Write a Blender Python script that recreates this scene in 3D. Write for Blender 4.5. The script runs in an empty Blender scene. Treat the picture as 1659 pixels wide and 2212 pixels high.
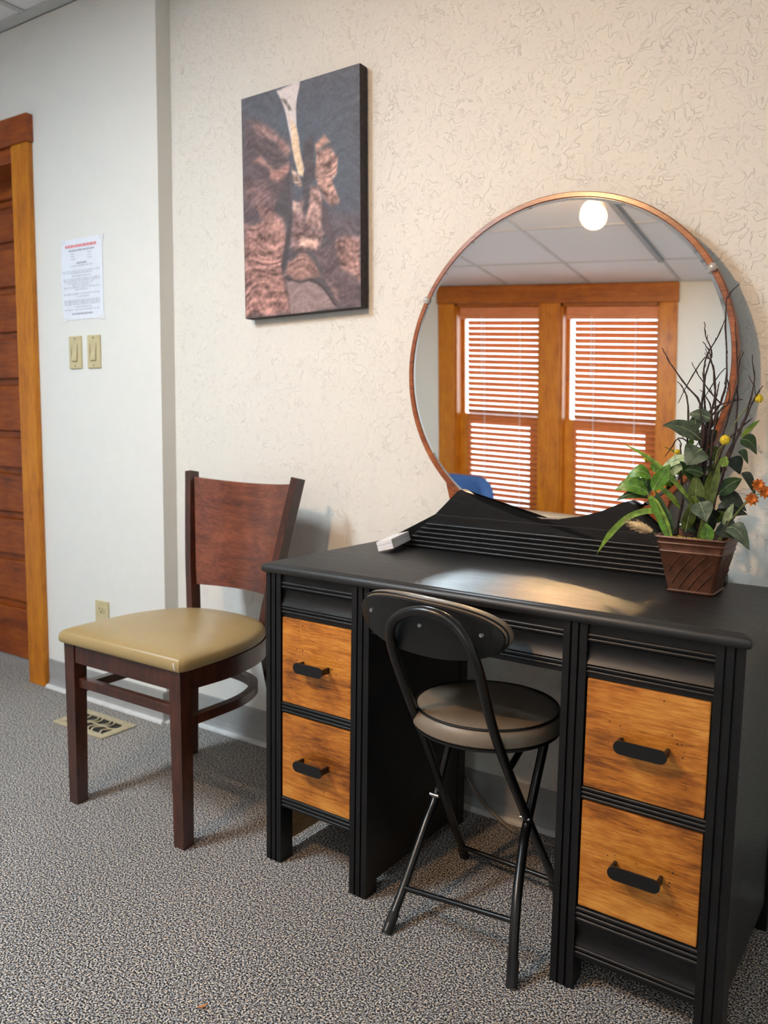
import bpy, bmesh, math, random
from mathutils import Vector, Matrix, noise

random.seed(7)
SC = bpy.context.scene
COL = SC.collection
PI = math.pi

# ------------------------------------------------------------------ camera
cam_data = bpy.data.cameras.new('camera')
cam = bpy.data.objects.new('camera', cam_data)
COL.objects.link(cam)
RT, UP, FW = Vector((0.832143, 0.554372, 0.014472)), Vector((-0.07476, 0.086283, 0.993462)), Vector((-0.549498, 0.827784, -0.113245))
cam.matrix_world = Matrix(((RT.x, UP.x, -FW.x, 1.321254), (RT.y, UP.y, -FW.y, -2.036785), (RT.z, UP.z, -FW.z, 1.12313), (0, 0, 0, 1)))
cam_data.sensor_fit = 'VERTICAL'
cam_data.sensor_height = 36.0
cam_data.lens = 36.0 * 1758.354 / 2212.0
cam_data.clip_start = 0.02
cam_data.dof.use_dof = True
cam_data.dof.focus_distance = 1.72
cam_data.dof.aperture_fstop = 4.2
SC.camera = cam

# ------------------------------------------------------------------ world: overcast daylight
world = bpy.data.worlds.new('daylight')
SC.world = world
world.use_nodes = True
bg = world.node_tree.nodes['Background']
bg.inputs['Color'].default_value = (0.78, 0.90, 1.0, 1)
bg.inputs['Strength'].default_value = 7.0
LAMP_RADIANCE = 1020.0
PANEL_RADIANCE = 86.0      # the track spot's own disc, built with its fixture below

SC.view_settings.view_transform = 'Standard'
SC.view_settings.look = 'None'
SC.view_settings.exposure = 0.08
SC.view_settings.gamma = 1.0
SC.view_settings.use_curve_mapping = False
SC.cycles.use_denoising = True
SC.cycles.sample_clamp_indirect = 0.0
SC.cycles.max_bounces = 7
SC.cycles.diffuse_bounces = 3
SC.cycles.glossy_bounces = 4
SC.cycles.adaptive_threshold = 0.1
SC.cycles.caustics_reflective = True

# ------------------------------------------------------------------ materials
def lin(c):
    f = lambda v: (v / 255.0 / 12.92) if v / 255.0 <= 0.04045 else ((v / 255.0 + 0.055) / 1.055) ** 2.4
    return (f(c[0]), f(c[1]), f(c[2]), 1.0)

class NT:
    def __init__(self, name):
        self.m = bpy.data.materials.new(name)
        self.m.use_nodes = True
        self.t = self.m.node_tree
        self.p = self.t.nodes['Principled BSDF']
        self.out = self.t.nodes['Material Output']
    def n(self, typ, **kw):
        nd = self.t.nodes.new(typ)
        for k, v in kw.items():
            if k in nd.inputs.keys():
                nd.inputs[k].default_value = v
            else:
                setattr(nd, k, v)
        return nd
    def l(self, a, b):
        self.t.links.new(a, b)
    def coord(self, scale=(1, 1, 1), rot=(0, 0, 0), loc=(0, 0, 0)):
        tc = self.n('ShaderNodeTexCoord')
        mp = self.n('ShaderNodeMapping')
        mp.inputs['Scale'].default_value = scale
        mp.inputs['Rotation'].default_value = rot
        mp.inputs['Location'].default_value = loc
        self.l(tc.outputs['Object'], mp.inputs['Vector'])
        return mp.outputs['Vector']
    def noise(self, vec, scale, detail=2.0, rough=0.5, dist=0.0):
        nd = self.n('ShaderNodeTexNoise')
        nd.inputs['Scale'].default_value = scale
        nd.inputs['Detail'].default_value = detail
        nd.inputs['Roughness'].default_value = rough
        nd.inputs['Distortion'].default_value = dist
        self.l(vec, nd.inputs['Vector'])
        return nd.outputs['Fac']
    def ramp(self, fac, stops, interp='LINEAR'):
        r = self.n('ShaderNodeValToRGB')
        e = r.color_ramp.elements
        r.color_ramp.interpolation = interp
        while len(e) < len(stops):
            e.new(0.5)
        for el, (pos, col) in zip(e, stops):
            el.position = pos
            el.color = col if len(col) == 4 else (*col, 1)
        self.l(fac, r.inputs['Fac'])
        return r.outputs['Color']
    def math(self, op, a, b=None, clamp=False):
        nd = self.n('ShaderNodeMath', operation=op, use_clamp=clamp)
        for i, v in enumerate((a, b)):
            if v is None:
                continue
            if isinstance(v, (int, float)):
                nd.inputs[i].default_value = v
            else:
                self.l(v, nd.inputs[i])
        return nd.outputs[0]
    def mix(self, fac, a, b, mode='MIX'):
        nd = self.n('ShaderNodeMix', data_type='RGBA', blend_type=mode)
        for s, v in ((nd.inputs[0], fac), (nd.inputs[6], a), (nd.inputs[7], b)):
            if isinstance(v, (int, float)):
                s.default_value = v
            elif isinstance(v, tuple):
                s.default_value = v
            else:
                self.l(v, s)
        return nd.outputs[2]
    def bump(self, h, strength=0.3, dist=0.002):
        b = self.n('ShaderNodeBump')
        b.inputs['Strength'].default_value = strength
        b.inputs['Distance'].default_value = dist
        self.l(h, b.inputs['Height'])
        self.l(b.outputs['Normal'], self.p.inputs['Normal'])
    def base(self, c):
        if isinstance(c, tuple):
            self.p.inputs['Base Color'].default_value = c
        else:
            self.l(c, self.p.inputs['Base Color'])
    def set(self, **kw):
        for k, v in kw.items():
            self.p.inputs[k.replace('_', ' ')].default_value = v

M = {}
def simple(name, col, rough=0.5, metal=0.0, spec=0.5, var=0.06, scale=30, bump=0.0):
    t = NT(name)
    c = lin(col)
    v = t.coord()
    nz = t.noise(v, scale, 3)
    dk = tuple(max(0, x * (1 - 2 * var)) for x in c[:3]) + (1,)
    lt = tuple(min(1, x * (1 + 2 * var)) for x in c[:3]) + (1,)
    t.base(t.ramp(nz, [(0.3, dk), (0.7, lt)]))
    t.set(Roughness=rough, Metallic=metal)
    t.p.inputs['Specular IOR Level'].default_value = spec
    if bump:
        t.bump(nz, bump, 0.002)
    M[name] = t.m
    return t

def plaster(name, col, amount=1.0):
    t = NT(name)
    v = t.coord()
    n1 = t.noise(t.coord(scale=(1.0, 1.0, 0.8), rot=(0, 0.5, 0)), 34, 2.0, 0.6, 0.9)
    ridge = t.math('SUBTRACT', 1.0, t.math('MULTIPLY', t.math('ABSOLUTE', t.math('SUBTRACT', n1, 0.5)), 34.0), True)
    n2 = t.noise(t.coord(scale=(0.75, 1.0, 1.1), rot=(0, -0.7, 0)), 46, 1.0, 0.5, 1.0)
    r2 = t.math('SUBTRACT', 1.0, t.math('MULTIPLY', t.math('ABSOLUTE', t.math('SUBTRACT', n2, 0.54)), 34.0), True)
    mk = t.noise(v, 21, 2.0)
    mask = t.ramp(mk, [(0.46, (0, 0, 0)), (0.66, (1, 1, 1))])
    mask2 = t.ramp(mk, [(0.30, (1, 1, 1)), (0.50, (0, 0, 0))])
    h = t.math('ADD', t.math('MULTIPLY', ridge, mask), t.math('MULTIPLY', r2, mask2))
    c = lin(col)
    t.base(t.ramp(mk, [(0.3, tuple(x * 0.985 for x in c[:3])), (0.7, c)]))
    t.set(Roughness=0.55)
    t.p.inputs['Specular IOR Level'].default_value = 0.35
    t.bump(h, 0.75 * amount, 0.0024)
    M[name] = t.m

def wood(name, dark, mid, light, axis='x', fine=1.0, rough=0.42, blotch=0.5, coat=0.0, bump=0.15):
    t = NT(name)
    a = {'x': (2.2, 22, 22), 'y': (22, 2.2, 22), 'z': (22, 22, 2.2)}[axis]
    v = t.coord(scale=tuple(k * fine for k in a))
    wob = t.noise(t.coord(scale=tuple(0.35 * k for k in a)), 1.0, 3, 0.6, 0.6)
    g = t.noise(v, 1.6, 6, 0.62, 1.2)
    fine_v = t.coord(scale=tuple(k * fine * 5 for k in a))
    g2 = t.noise(fine_v, 2.0, 3, 0.6, 0.2)
    f = t.math('ADD', t.math('MULTIPLY', g, 0.52), t.math('MULTIPLY', g2, 0.48))
    f = t.math('ADD', f, t.math('MULTIPLY', t.math('SUBTRACT', wob, 0.5), blotch))
    bl = t.noise(t.coord(), 9, 3, 0.6)
    f = t.math('ADD', f, t.math('MULTIPLY', t.math('SUBTRACT', bl, 0.5), blotch))
    t.base(t.ramp(f, [(0.28, lin(dark)), (0.48, lin(mid)), (0.70, lin(light))]))
    t.set(Roughness=rough)
    t.p.inputs['Coat Weight'].default_value = coat
    t.p.inputs['Coat Roughness'].default_value = 0.2
    t.bump(g2, bump, 0.0015)
    M[name] = t.m

plaster('wall_paint', (232, 229, 222), 1.0)
plaster('wall_paint_smooth', (234, 233, 228), 0.45)
plaster('wall_paint_far', (236, 238, 234), 0.4)
simple('ceiling_tile', (240, 239, 243), 0.9, var=0.03, scale=160, bump=0.25)
simple('grid_metal', (205, 206, 206), 0.5, var=0.02)
simple('vinyl_base', (160, 159, 157), 0.42, var=0.03)
simple('vinyl_toe', (214, 213, 210), 0.5, var=0.04)

def carpet():
    t = NT('carpet')
    v = t.coord()
    n1 = t.noise(v, 250, 2.0, 0.7, 0.0)
    n2 = t.noise(t.coord(loc=(2.3, 1.1, 0.4)), 170, 1.0, 0.6)
    c1 = t.ramp(n1, [(0.40, lin((22, 22, 27))), (0.475, lin((104, 102, 105))), (0.525, lin((176, 173, 170))), (0.585, lin((255, 252, 245)))])
    tint = t.ramp(n2, [(0.35, lin((190, 196, 215))), (0.5, lin((236, 232, 228))), (0.66, lin((255, 232, 208)))])
    c2 = t.mix(0.85, c1, tint, 'MULTIPLY')
    big = t.ramp(t.noise(v, 2.2, 3), [(0.3, (0.9, 0.9, 0.9)), (0.7, (1, 1, 1))])
    t.base(t.mix(1.0, c2, big, 'MULTIPLY'))
    t.set(Roughness=0.95)
    t.p.inputs['Specular IOR Level'].default_value = 0.1
    t.bump(n1, 0.8, 0.006)
    M['carpet'] = t.m
carpet()

wood('pine_trim', (146, 78, 2), (194, 114, 6), (214, 140, 20), 'z', 0.6, 0.45, 0.3, 0.08)
wood('pine_trim_across', (124, 62, 6), (166, 92, 14), (190, 114, 26), 'x', 0.6, 0.45, 0.3, 0.08)
wood('door_wood', (92, 34, 0), (142, 62, 2), (172, 88, 10), 'x', 0.5, 0.45, 0.4, 0.08)
wood('drawer_wood', (112, 58, 12), (184, 110, 32), (220, 152, 66), 'x', 1.5, 0.40, 0.55, 0.2)
wood('chair_wood', (30, 13, 8), (62, 28, 18), (92, 46, 29), 'z', 1.2, 0.32, 0.3, 0.35)
wood('chair_panel_wood', (66, 28, 17), (108, 54, 34), (140, 78, 50), 'x', 1.0, 0.28, 0.5, 0.5)
wood('frame_wood', (88, 42, 18), (142, 74, 34), (178, 104, 54), 'x', 1.6, 0.28, 0.5, 0.4)
wood('raw_wood', (120, 92, 60), (160, 128, 88), (186, 154, 110), 'y', 1.0, 0.7, 0.4)
wood('blind_wood', (190, 104, 60), (220, 138, 88), (230, 156, 108), 'x', 0.6, 0.45, 0.2)

def black_paint(name, r0, r1, spec=0.38):
    t = NT(name)
    v = t.coord(scale=(5, 60, 60))
    g = t.noise(v, 3.0, 5, 0.65, 0.3)
    big = t.noise(t.coord(), 14, 4, 0.6)
    t.base(t.ramp(t.math('MULTIPLY', t.math('ADD', g, big), 0.5), [(0.35, lin((9, 9, 10))), (0.6, lin((21, 21, 23))), (0.8, lin((30, 30, 32)))]))
    t.l(t.ramp(g, [(0.3, (r0, r0, r0)), (0.7, (r1, r1, r1))]), t.p.inputs['Roughness'])
    t.bump(g, 0.12, 0.001)
    t.p.inputs['Specular IOR Level'].default_value = spec
    M[name] = t.m
black_paint('black_paint', 0.30, 0.46)
black_paint('black_paint_worn', 0.40, 0.54, 0.68)
simple('black_metal', (14, 14, 15), 0.3, var=0.1)
simple('black_plastic', (12, 12, 13), 0.45, var=0.1)
simple('rubber', (16, 16, 17), 0.7, var=0.1)
simple('screw_steel', (180, 182, 186), 0.25, 1.0)

def leather(name, col, rough):
    t = NT(name)
    v = t.coord()
    vo = t.n('ShaderNodeTexVoronoi')
    vo.inputs['Scale'].default_value = 420
    t.l(v, vo.inputs['Vector'])
    n = t.noise(v, 60, 3)
    c = lin(col)
    t.base(t.ramp(t.noise(v, 8, 3), [(0.3, tuple(x * 0.9 for x in c[:3])), (0.7, c)]))
    t.set(Roughness=rough)
    t.bump(t.math('ADD', vo.outputs['Distance'], t.math('MULTIPLY', n, 0.5)), 0.18, 0.0015)
    M[name] = t.m
leather('tan_vinyl', (166, 142, 96), 0.36)
leather('taupe_leather', (128, 114, 98), 0.42)
leather('blue_fabric', (58, 98, 156), 0.8)
leather('beige_fabric', (188, 172, 144), 0.8)

def glass_mirror():
    t = NT('mirror_silver')
    t.base((0.93, 0.94, 0.94, 1))
    t.set(Metallic=1.0, Roughness=0.0)
    M['mirror_silver'] = t.m
    t = NT('clear_plastic')
    t.base((0.95, 0.95, 0.95, 1))
    t.set(Roughness=0.08)
    t.p.inputs['Transmission Weight'].default_value = 0.6
    M['clear_plastic'] = t.m
    t = NT('window_glass')
    tr = t.n('ShaderNodeBsdfTransparent')
    gl = t.n('ShaderNodeBsdfGlossy')
    gl.inputs['Roughness'].default_value = 0.02
    mx = t.n('ShaderNodeMixShader')
    fr = t.n('ShaderNodeFresnel')
    fr.inputs['IOR'].default_value = 1.3
    t.l(fr.outputs[0], mx.inputs[0]); t.l(tr.outputs[0], mx.inputs[1]); t.l(gl.outputs[0], mx.inputs[2])
    t.l(mx.outputs[0], t.out.inputs['Surface'])
    M['window_glass'] = t.m
    t = NT('lamp_glow')
    t.base((1, 1, 1, 1))
    t.p.inputs['Emission Color'].default_value = (1.0, 0.60, 0.29, 1)
    t.p.inputs['Emission Strength'].default_value = LAMP_RADIANCE
    M['lamp_glow'] = t.m
    t = NT('panel_glow')
    t.base((1, 1, 1, 1))
    t.p.inputs['Emission Color'].default_value = (0.75, 0.90, 1.0, 1)
    t.p.inputs['Emission Strength'].default_value = PANEL_RADIANCE
    M['panel_glow'] = t.m
    t = NT('panel_glow_fill')
    t.base((1, 1, 1, 1))
    t.p.inputs['Emission Color'].default_value = (0.75, 0.90, 1.0, 1)
    t.p.inputs['Emission Strength'].default_value = PANEL_RADIANCE * 0.22
    M['panel_glow_fill'] = t.m
glass_mirror()

simple('ivory_plastic', (206, 192, 150), 0.4, var=0.03)
simple('ivory_dark', (120, 108, 78), 0.5)
simple('slot_black', (24, 22, 20), 0.6)
simple('vent_metal', (178, 164, 132), 0.4, 0.0, var=0.08)
simple('paper_white', (234, 238, 248), 0.7, var=0.01)
simple('print_grey', (204, 209, 219), 0.8)
simple('print_dark', (176, 181, 193), 0.8)
simple('print_red', (230, 146, 152), 0.8)
simple('box_white', (232, 232, 236), 0.5, var=0.02)
simple('canvas_edge', (46, 38, 38), 0.7, var=0.25, scale=60)
simple('track_white', (150, 152, 156), 0.5, var=0.02)
simple('lamp_housing', (225, 224, 220), 0.45, var=0.02)
simple('concrete', (190, 190, 188), 0.9, var=0.1, scale=3)
simple('copper_pot', (92, 58, 42), 0.42, 0.15, var=0.18, scale=45)
simple('copper_dark', (70, 42, 30), 0.5, 0.3, var=0.2)
simple('soil', (40, 30, 24), 0.95, var=0.3, scale=200)
simple('moss', (168, 158, 62), 0.9, var=0.3, scale=300)
simple('twig_bark', (58, 42, 38), 0.8, var=0.3, scale=150)
simple('stem_green', (104, 112, 58), 0.6, var=0.2)
simple('yellow_bloom', (226, 196, 44), 0.8, var=0.2, scale=400)
simple('orange_petal', (190, 102, 26), 0.6, var=0.25, scale=120)
simple('tail_fluff', (216, 190, 148), 0.9, var=0.12, scale=200)
simple('cord_grey', (120, 108, 96), 0.5, var=0.1)
simple('dry_leaf', (206, 138, 84), 0.8)
for nm, col, rg in (('leaf_grey', (78, 92, 74), 0.5), ('leaf_dark', (48, 74, 34), 0.42), ('leaf_deep', (42, 54, 42), 0.5), ('leaf_green', (92, 138, 44), 0.38),
                    ('leaf_pale', (160, 178, 136), 0.45), ('leaf_blade', (118, 150, 52), 0.4), ('leaf_olive', (88, 104, 44), 0.45)):
    simple(nm, col, rg, var=0.22, scale=90)

# ------------------------------------------------------------------ mesh helpers
OFF = {}
def obj(name, bm, mat, parent=None, off=None, smooth=False, crease=38):
    me = bpy.data.meshes.new(name)
    if off is None and parent is not None:
        off = OFF.get(parent.name)
    if off is not None:
        bmesh.ops.translate(bm, verts=bm.verts, vec=-Vector(off))
    bmesh.ops.recalc_face_normals(bm, faces=bm.faces)
    if smooth:
        for f in bm.faces:
            f.smooth = True
        for e in bm.edges:
            if len(e.link_faces) == 2 and e.calc_face_angle(0) > math.radians(crease):
                e.smooth = False
    bm.to_mesh(me)
    bm.free()
    me.materials.append(M[mat] if isinstance(mat, str) else mat)
    o = bpy.data.objects.new(name, me)
    COL.objects.link(o)
    if parent is not None:
        o.parent = parent
        OFF[o.name] = off
    elif off is not None:
        o.location = off
    return o

def tag(o, label=None, cat=None, group=None, kind=None):
    for k, v in (('label', label), ('category', cat), ('group', group), ('kind', kind)):
        if v:
            o[k] = v
    return o

def thing(name, label, cat, off, rot=0.0, group=None):
    o = bpy.data.objects.new(name, None)
    o.empty_display_size = 0.05
    COL.objects.link(o)
    o.location = Matrix.Rotation(rot, 3, 'Z') @ Vector(off)
    o.rotation_euler = (0, 0, rot)
    OFF[o.name] = Vector(off)
    return tag(o, label, cat, group)

def struct(name, bm, mat, parent=None, label=None):
    o = obj(name, bm, mat, parent)
    if parent is None:
        o['kind'] = 'structure'
    if label:
        o['label'] = label
    return o

def B():
    return bmesh.new()

def box(bm, x0, x1, y0, y1, z0, z1, bev=0.0, seg=2):
    b = bmesh.new() if bev else bm
    vs = [b.verts.new((x, y, z)) for x in (x0, x1) for y in (y0, y1) for z in (z0, z1)]
    for f in ((0, 1, 3, 2), (4, 6, 7, 5), (0, 4, 5, 1), (2, 3, 7, 6), (0, 2, 6, 4), (1, 5, 7, 3)):
        b.faces.new([vs[i] for i in f])
    if bev:
        bmesh.ops.recalc_face_normals(b, faces=b.faces)
        bmesh.ops.bevel(b, geom=list(b.edges), offset=bev, segments=seg, profile=0.6, affect='EDGES')
        merge(bm, b)
    return bm

def merge(bm, b):
    mp = {}
    for v in b.verts:
        mp[v] = bm.verts.new(v.co)
    for f in b.faces:
        try:
            bm.faces.new([mp[v] for v in f.verts])
        except ValueError:
            pass
    b.free()

def prism(bm, pts, a, b_, mp):
    """closed 2D outline extruded from a to b_; mp(u, v, w) -> xyz"""
    lo = [bm.verts.new(mp(u, v, a)) for u, v in pts]
    hi = [bm.verts.new(mp(u, v, b_)) for u, v in pts]
    n = len(pts)
    for i in range(n):
        bm.faces.new((lo[i], lo[(i + 1) % n], hi[(i + 1) % n], hi[i]))
    for ring in (lo, hi):
        f = bm.faces.new(ring)
        if n > 4:
            bmesh.ops.triangulate(bm, faces=[f], ngon_method='EAR_CLIP')
    return bm

XZ = lambda u, v, w: (u, w, v)      # outline in xz, extruded along y
YZX = lambda u, v, w: (w, u, v)     # outline in yz, extruded along x
XYZ = lambda u, v, w: (u, v, w)     # outline in xy, extruded along z

def crom(pts, k=6):
    P = [Vector(p) for p in pts]
    P = [2 * P[0] - P[1]] + P + [2 * P[-1] - P[-2]]
    out = []
    for i in range(1, len(P) - 2):
        p0, p1, p2, p3 = P[i - 1:i + 3]
        for j in range(k):
            t = j / k
            out.append(0.5 * ((2 * p1) + (p2 - p0) * t + (2 * p0 - 5 * p1 + 4 * p2 - p3) * t * t + (3 * p1 - p0 - 3 * p2 + p3) * t ** 3))
    out.append(P[-2])
    return out

def tube(bm, path, r, n=10, r1=None, caps=True, section=None, up=None):
    P = [Vector(p) for p in path]
    rings = []
    T0 = (P[1] - P[0]).normalized()
    ref = Vector(up) if up else (Vector((0, 0, 1)) if abs(T0.z) < 0.9 else Vector((1, 0, 0)))
    N = (ref - T0 * ref.dot(T0)).normalized()
    for i, p in enumerate(P):
        T = ((P[min(i + 1, len(P) - 1)] - P[max(i - 1, 0)])).normalized()
        if up:
            N = (Vector(up) - T * Vector(up).dot(T)).normalized()
        else:
            N = (N - T * N.dot(T)).normalized()
        Bn = T.cross(N)
        t = i / (len(P) - 1)
        rr = r(t) if callable(r) else (r if r1 is None else r + (r1 - r) * t)
        if section:
            ring = [bm.verts.new(p + N * (b * 1.0) + Bn * a) for a, b in section]
        else:
            ring = [bm.verts.new(p + (N * math.cos(2 * PI * k / n) + Bn * math.sin(2 * PI * k / n)) * rr) for k in range(n)]
        rings.append(ring)
    m = len(rings[0])
    for a, b in zip(rings, rings[1:]):
        for k in range(m):
            bm.faces.new((a[k], a[(k + 1) % m], b[(k + 1) % m], b[k]))
    if caps:
        bm.faces.new(rings[0]); bm.faces.new(rings[-1])
    return bm

def rect(w, h):
    return [(-w / 2, -h / 2), (w / 2, -h / 2), (w / 2, h / 2), (-w / 2, h / 2)]

def lathe(bm, prof, n=24, mp=None, closed=False):
    """prof: (r, h) pairs; mp(x, y, h) -> xyz"""
    mp = mp or (lambda x, y, h: (x, y, h))
    rings = []
    for r, h in prof:
        if r < 1e-6:
            rings.append([bm.verts.new(mp(0, 0, h))])
        else:
            rings.append([bm.verts.new(mp(r * math.cos(2 * PI * k / n), r * math.sin(2 * PI * k / n), h)) for k in range(n)])
    pairs = list(zip(rings, rings[1:])) + ([(rings[-1], rings[0])] if closed else [])
    for a, b in pairs:
        for k in range(n):
            k2 = (k + 1) % n
            if len(a) == 1 and len(b) == 1:
                continue
            if len(a) == 1:
                bm.faces.new((a[0], b[k], b[k2]))
            elif len(b) == 1:
                bm.faces.new((a[k], a[k2], b[0]))
            else:
                bm.faces.new((a[k], a[k2], b[k2], b[k]))
    return bm

def loft(bm, rings, cap0=True, cap1=True):
    R = [[bm.verts.new(p) for p in ring] for ring in rings]
    n = len(R[0])
    for a, b in zip(R, R[1:]):
        for k in range(n):
            bm.faces.new((a[k], a[(k + 1) % n], b[(k + 1) % n], b[k]))
    if cap0: bm.faces.new(R[0])
    if cap1: bm.faces.new(R[-1])
    return bm

def pill(cx, cz, w, h, n=8):
    r = h / 2
    pts = []
    for k in range(n + 1):
        a = -PI / 2 + PI * k / n
        pts.append((cx + w / 2 - r + r * math.cos(a), cz + r * math.sin(a)))
    for k in range(n + 1):
        a = PI / 2 + PI * k / n
        pts.append((cx - w / 2 + r + r * math.cos(a), cz + r * math.sin(a)))
    return pts

# ------------------------------------------------------------------ shape tables
LEAVES = [
    ((0.9237, -0.238, 1.0902), (0.8648, -0.2865, 1.1249), 0.0421, 'leaf_grey', 0.012, 20),
    ((0.9427, -0.2384, 1.1319), (0.9021, -0.2574, 1.1439), 0.0267, 'leaf_grey', 0.006, -10),
    ((0.9102, -0.2376, 1.1091), (0.9115, -0.2377, 1.1427), 0.0250, 'leaf_grey', 0.004, 0),
    ((0.9322, -0.2582, 1.0716), (0.9102, -0.2877, 1.0416), 0.0535, 'leaf_grey', 0.006, 15),
    ((0.9345, -0.2482, 1.0188), (0.9087, -0.2776, 1.0269), 0.0250, 'leaf_dark', 0.006, 0),
    ((0.9074, -0.2376, 1.0478), (0.8326, -0.2557, 1.0158), 0.0221, 'leaf_pale', 0.020, 30),
    ((0.8983, -0.2373, 1.0409), (0.855, -0.2563, 0.9907), 0.0143, 'leaf_pale', 0.010, 0),
    ((0.8298, -0.2557, 1.0058), (0.7922, -0.2847, 1.0103), 0.0303, 'leaf_green', 0.020, 10),
    ((0.8428, -0.286, 0.9804), (0.8764, -0.2868, 1.037), 0.0303, 'leaf_green', 0.004, 0),
    ((0.8288, -0.2656, 0.9716), (0.7755, -0.3043, 0.9824), 0.0303, 'leaf_green', 0.018, 0),
    ((0.8264, -0.2556, 0.9625), (0.7742, -0.2943, 0.9635), 0.0214, 'leaf_dark', 0.014, 20),
    ((0.8185, -0.2354, 0.9874), (0.765, -0.264, 0.9911), 0.0160, 'leaf_green', 0.014, 0),
    ((0.8361, -0.2358, 1.0001), (0.8608, -0.2064, 1.0032), 0.0196, 'leaf_green', 0.008, 0),
    ((0.8285, -0.2356, 1.018), (0.8374, -0.2358, 1.0383), 0.0214, 'leaf_green', 0.003, 0),
    ((0.8169, -0.2253, 0.963), (0.8022, -0.215, 1.0294), 0.0214, 'leaf_dark', 0.004, 0),
    ((0.9203, -0.2579, 0.9558), (0.7851, -0.2946, 1.0824), 0.0107, 'leaf_blade', 0.020, 0),
    ((0.8919, -0.2472, 0.9432), (0.8473, -0.2761, 0.9947), 0.0114, 'leaf_blade', 0.008, 0),
    ((0.9638, -0.239, 0.9767), (1.0084, -0.2301, 1.0096), 0.0314, 'leaf_dark', 0.008, 10),
    ((0.9651, -0.229, 0.9728), (1.0215, -0.2204, 0.9504), 0.0321, 'leaf_deep', 0.012, -10),
    ((0.9546, -0.2187, 0.9323), (1.019, -0.2103, 0.9382), 0.0267, 'leaf_deep', 0.010, 0),
    ((0.9717, -0.2592, 0.9118), (1.0103, -0.2701, 0.8942), 0.0428, 'leaf_deep', 0.012, 10),
    ((0.9916, -0.2697, 0.9114), (1.0375, -0.2908, 0.8852), 0.0356, 'leaf_grey', 0.020, 0),
    ((1.0017, -0.2399, 1.0922), (1.0387, -0.2208, 1.0655), 0.0303, 'leaf_dark', 0.014, 0),
    ((1.0002, -0.2399, 1.0687), (1.0219, -0.2304, 1.0442), 0.0150, 'leaf_dark', 0.010, 0),
    ((0.9994, -0.2198, 1.0966), (1.031, -0.2006, 1.1333), 0.0100, 'leaf_blade', 0.004, 0),
    ((0.983, -0.2294, 1.0537), (1.0055, -0.22, 1.0194), 0.0303, 'leaf_deep', 0.010, 10),
    ((1.0087, -0.2401, 1.0252), (1.041, -0.2409, 0.9817), 0.0178, 'leaf_deep', 0.014, 0),
    ((0.9644, -0.309, 0.8834), (0.9617, -0.3139, 0.9227), 0.0267, 'leaf_green', 0.002, 0),
    ((0.939, -0.2884, 0.9627), (0.9589, -0.3089, 0.9282), 0.0428, 'leaf_grey', 0.006, 10),
    ((0.9103, -0.2676, 0.8976), (0.9226, -0.268, 0.9552), 0.0303, 'leaf_olive', 0.006, 20),
    ((0.9254, -0.258, 0.9465), (0.9245, -0.258, 1.0188), 0.0339, 'leaf_olive', 0.004, 0),
    ((0.9491, -0.2486, 0.9507), (0.9568, -0.2388, 1.0466), 0.0285, 'leaf_olive', 0.004, 0),
    ((0.9168, -0.2178, 1.0768), (0.95, -0.2086, 1.1098), 0.0339, 'leaf_deep', 0.006, 0),
    ((0.9715, -0.2492, 1.0349), (0.9791, -0.2494, 1.0573), 0.0178, 'leaf_blade', 0.003, 0),
    ((0.9058, -0.2375, 1.0768), (0.9033, -0.2375, 1.0928), 0.0107, 'leaf_blade', 0.002, 0),
    ((0.9836, -0.2595, 0.9128), (1.0, -0.2599, 0.9616), 0.0160, 'leaf_pale', 0.003, 0),
    ((0.934, -0.2182, 1.0482), (0.9644, -0.209, 1.0716), 0.0285, 'leaf_olive', 0.006, 0),
    ((0.8638, -0.2165, 0.9955), (0.8477, -0.2361, 1.0289), 0.0214, 'leaf_green', 0.004, 0),
    ((0.9653, -0.239, 0.9511), (0.9923, -0.2397, 0.9531), 0.0143, 'leaf_deep', 0.006, 0),
]
BLADES = [
    ([(0.8774, -0.2668, 0.9209), (0.8531, -0.2862, 0.9364), (0.8301, -0.2957, 0.9362), (0.801, -0.3049, 0.9233), (0.7754, -0.3143, 0.8973), (0.7565, -0.3189, 0.8695), (0.7402, -0.3234, 0.8376)], 0.0128, 'leaf_blade'),
    ([(0.8846, -0.287, 0.8828), (0.8667, -0.2866, 0.9219), (0.8512, -0.2812, 0.9463), (0.8356, -0.2758, 0.9711)], 0.0185, 'leaf_blade'),
    ([(0.8795, -0.2919, 0.8845), (0.8634, -0.2915, 0.9188), (0.8442, -0.286, 0.9528), (0.8339, -0.2808, 0.968)], 0.0128, 'leaf_green'),
    ([(0.8864, -0.2771, 0.89), (0.8768, -0.2768, 0.9218), (0.8614, -0.2714, 0.9463), (0.8421, -0.266, 0.9807)], 0.0143, 'leaf_dark'),
    ([(0.936, -0.2683, 0.8806), (0.95, -0.2636, 0.9392), (0.9619, -0.2589, 1.0033), (0.9646, -0.249, 1.0504)], 0.0143, 'leaf_olive'),
]
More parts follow.
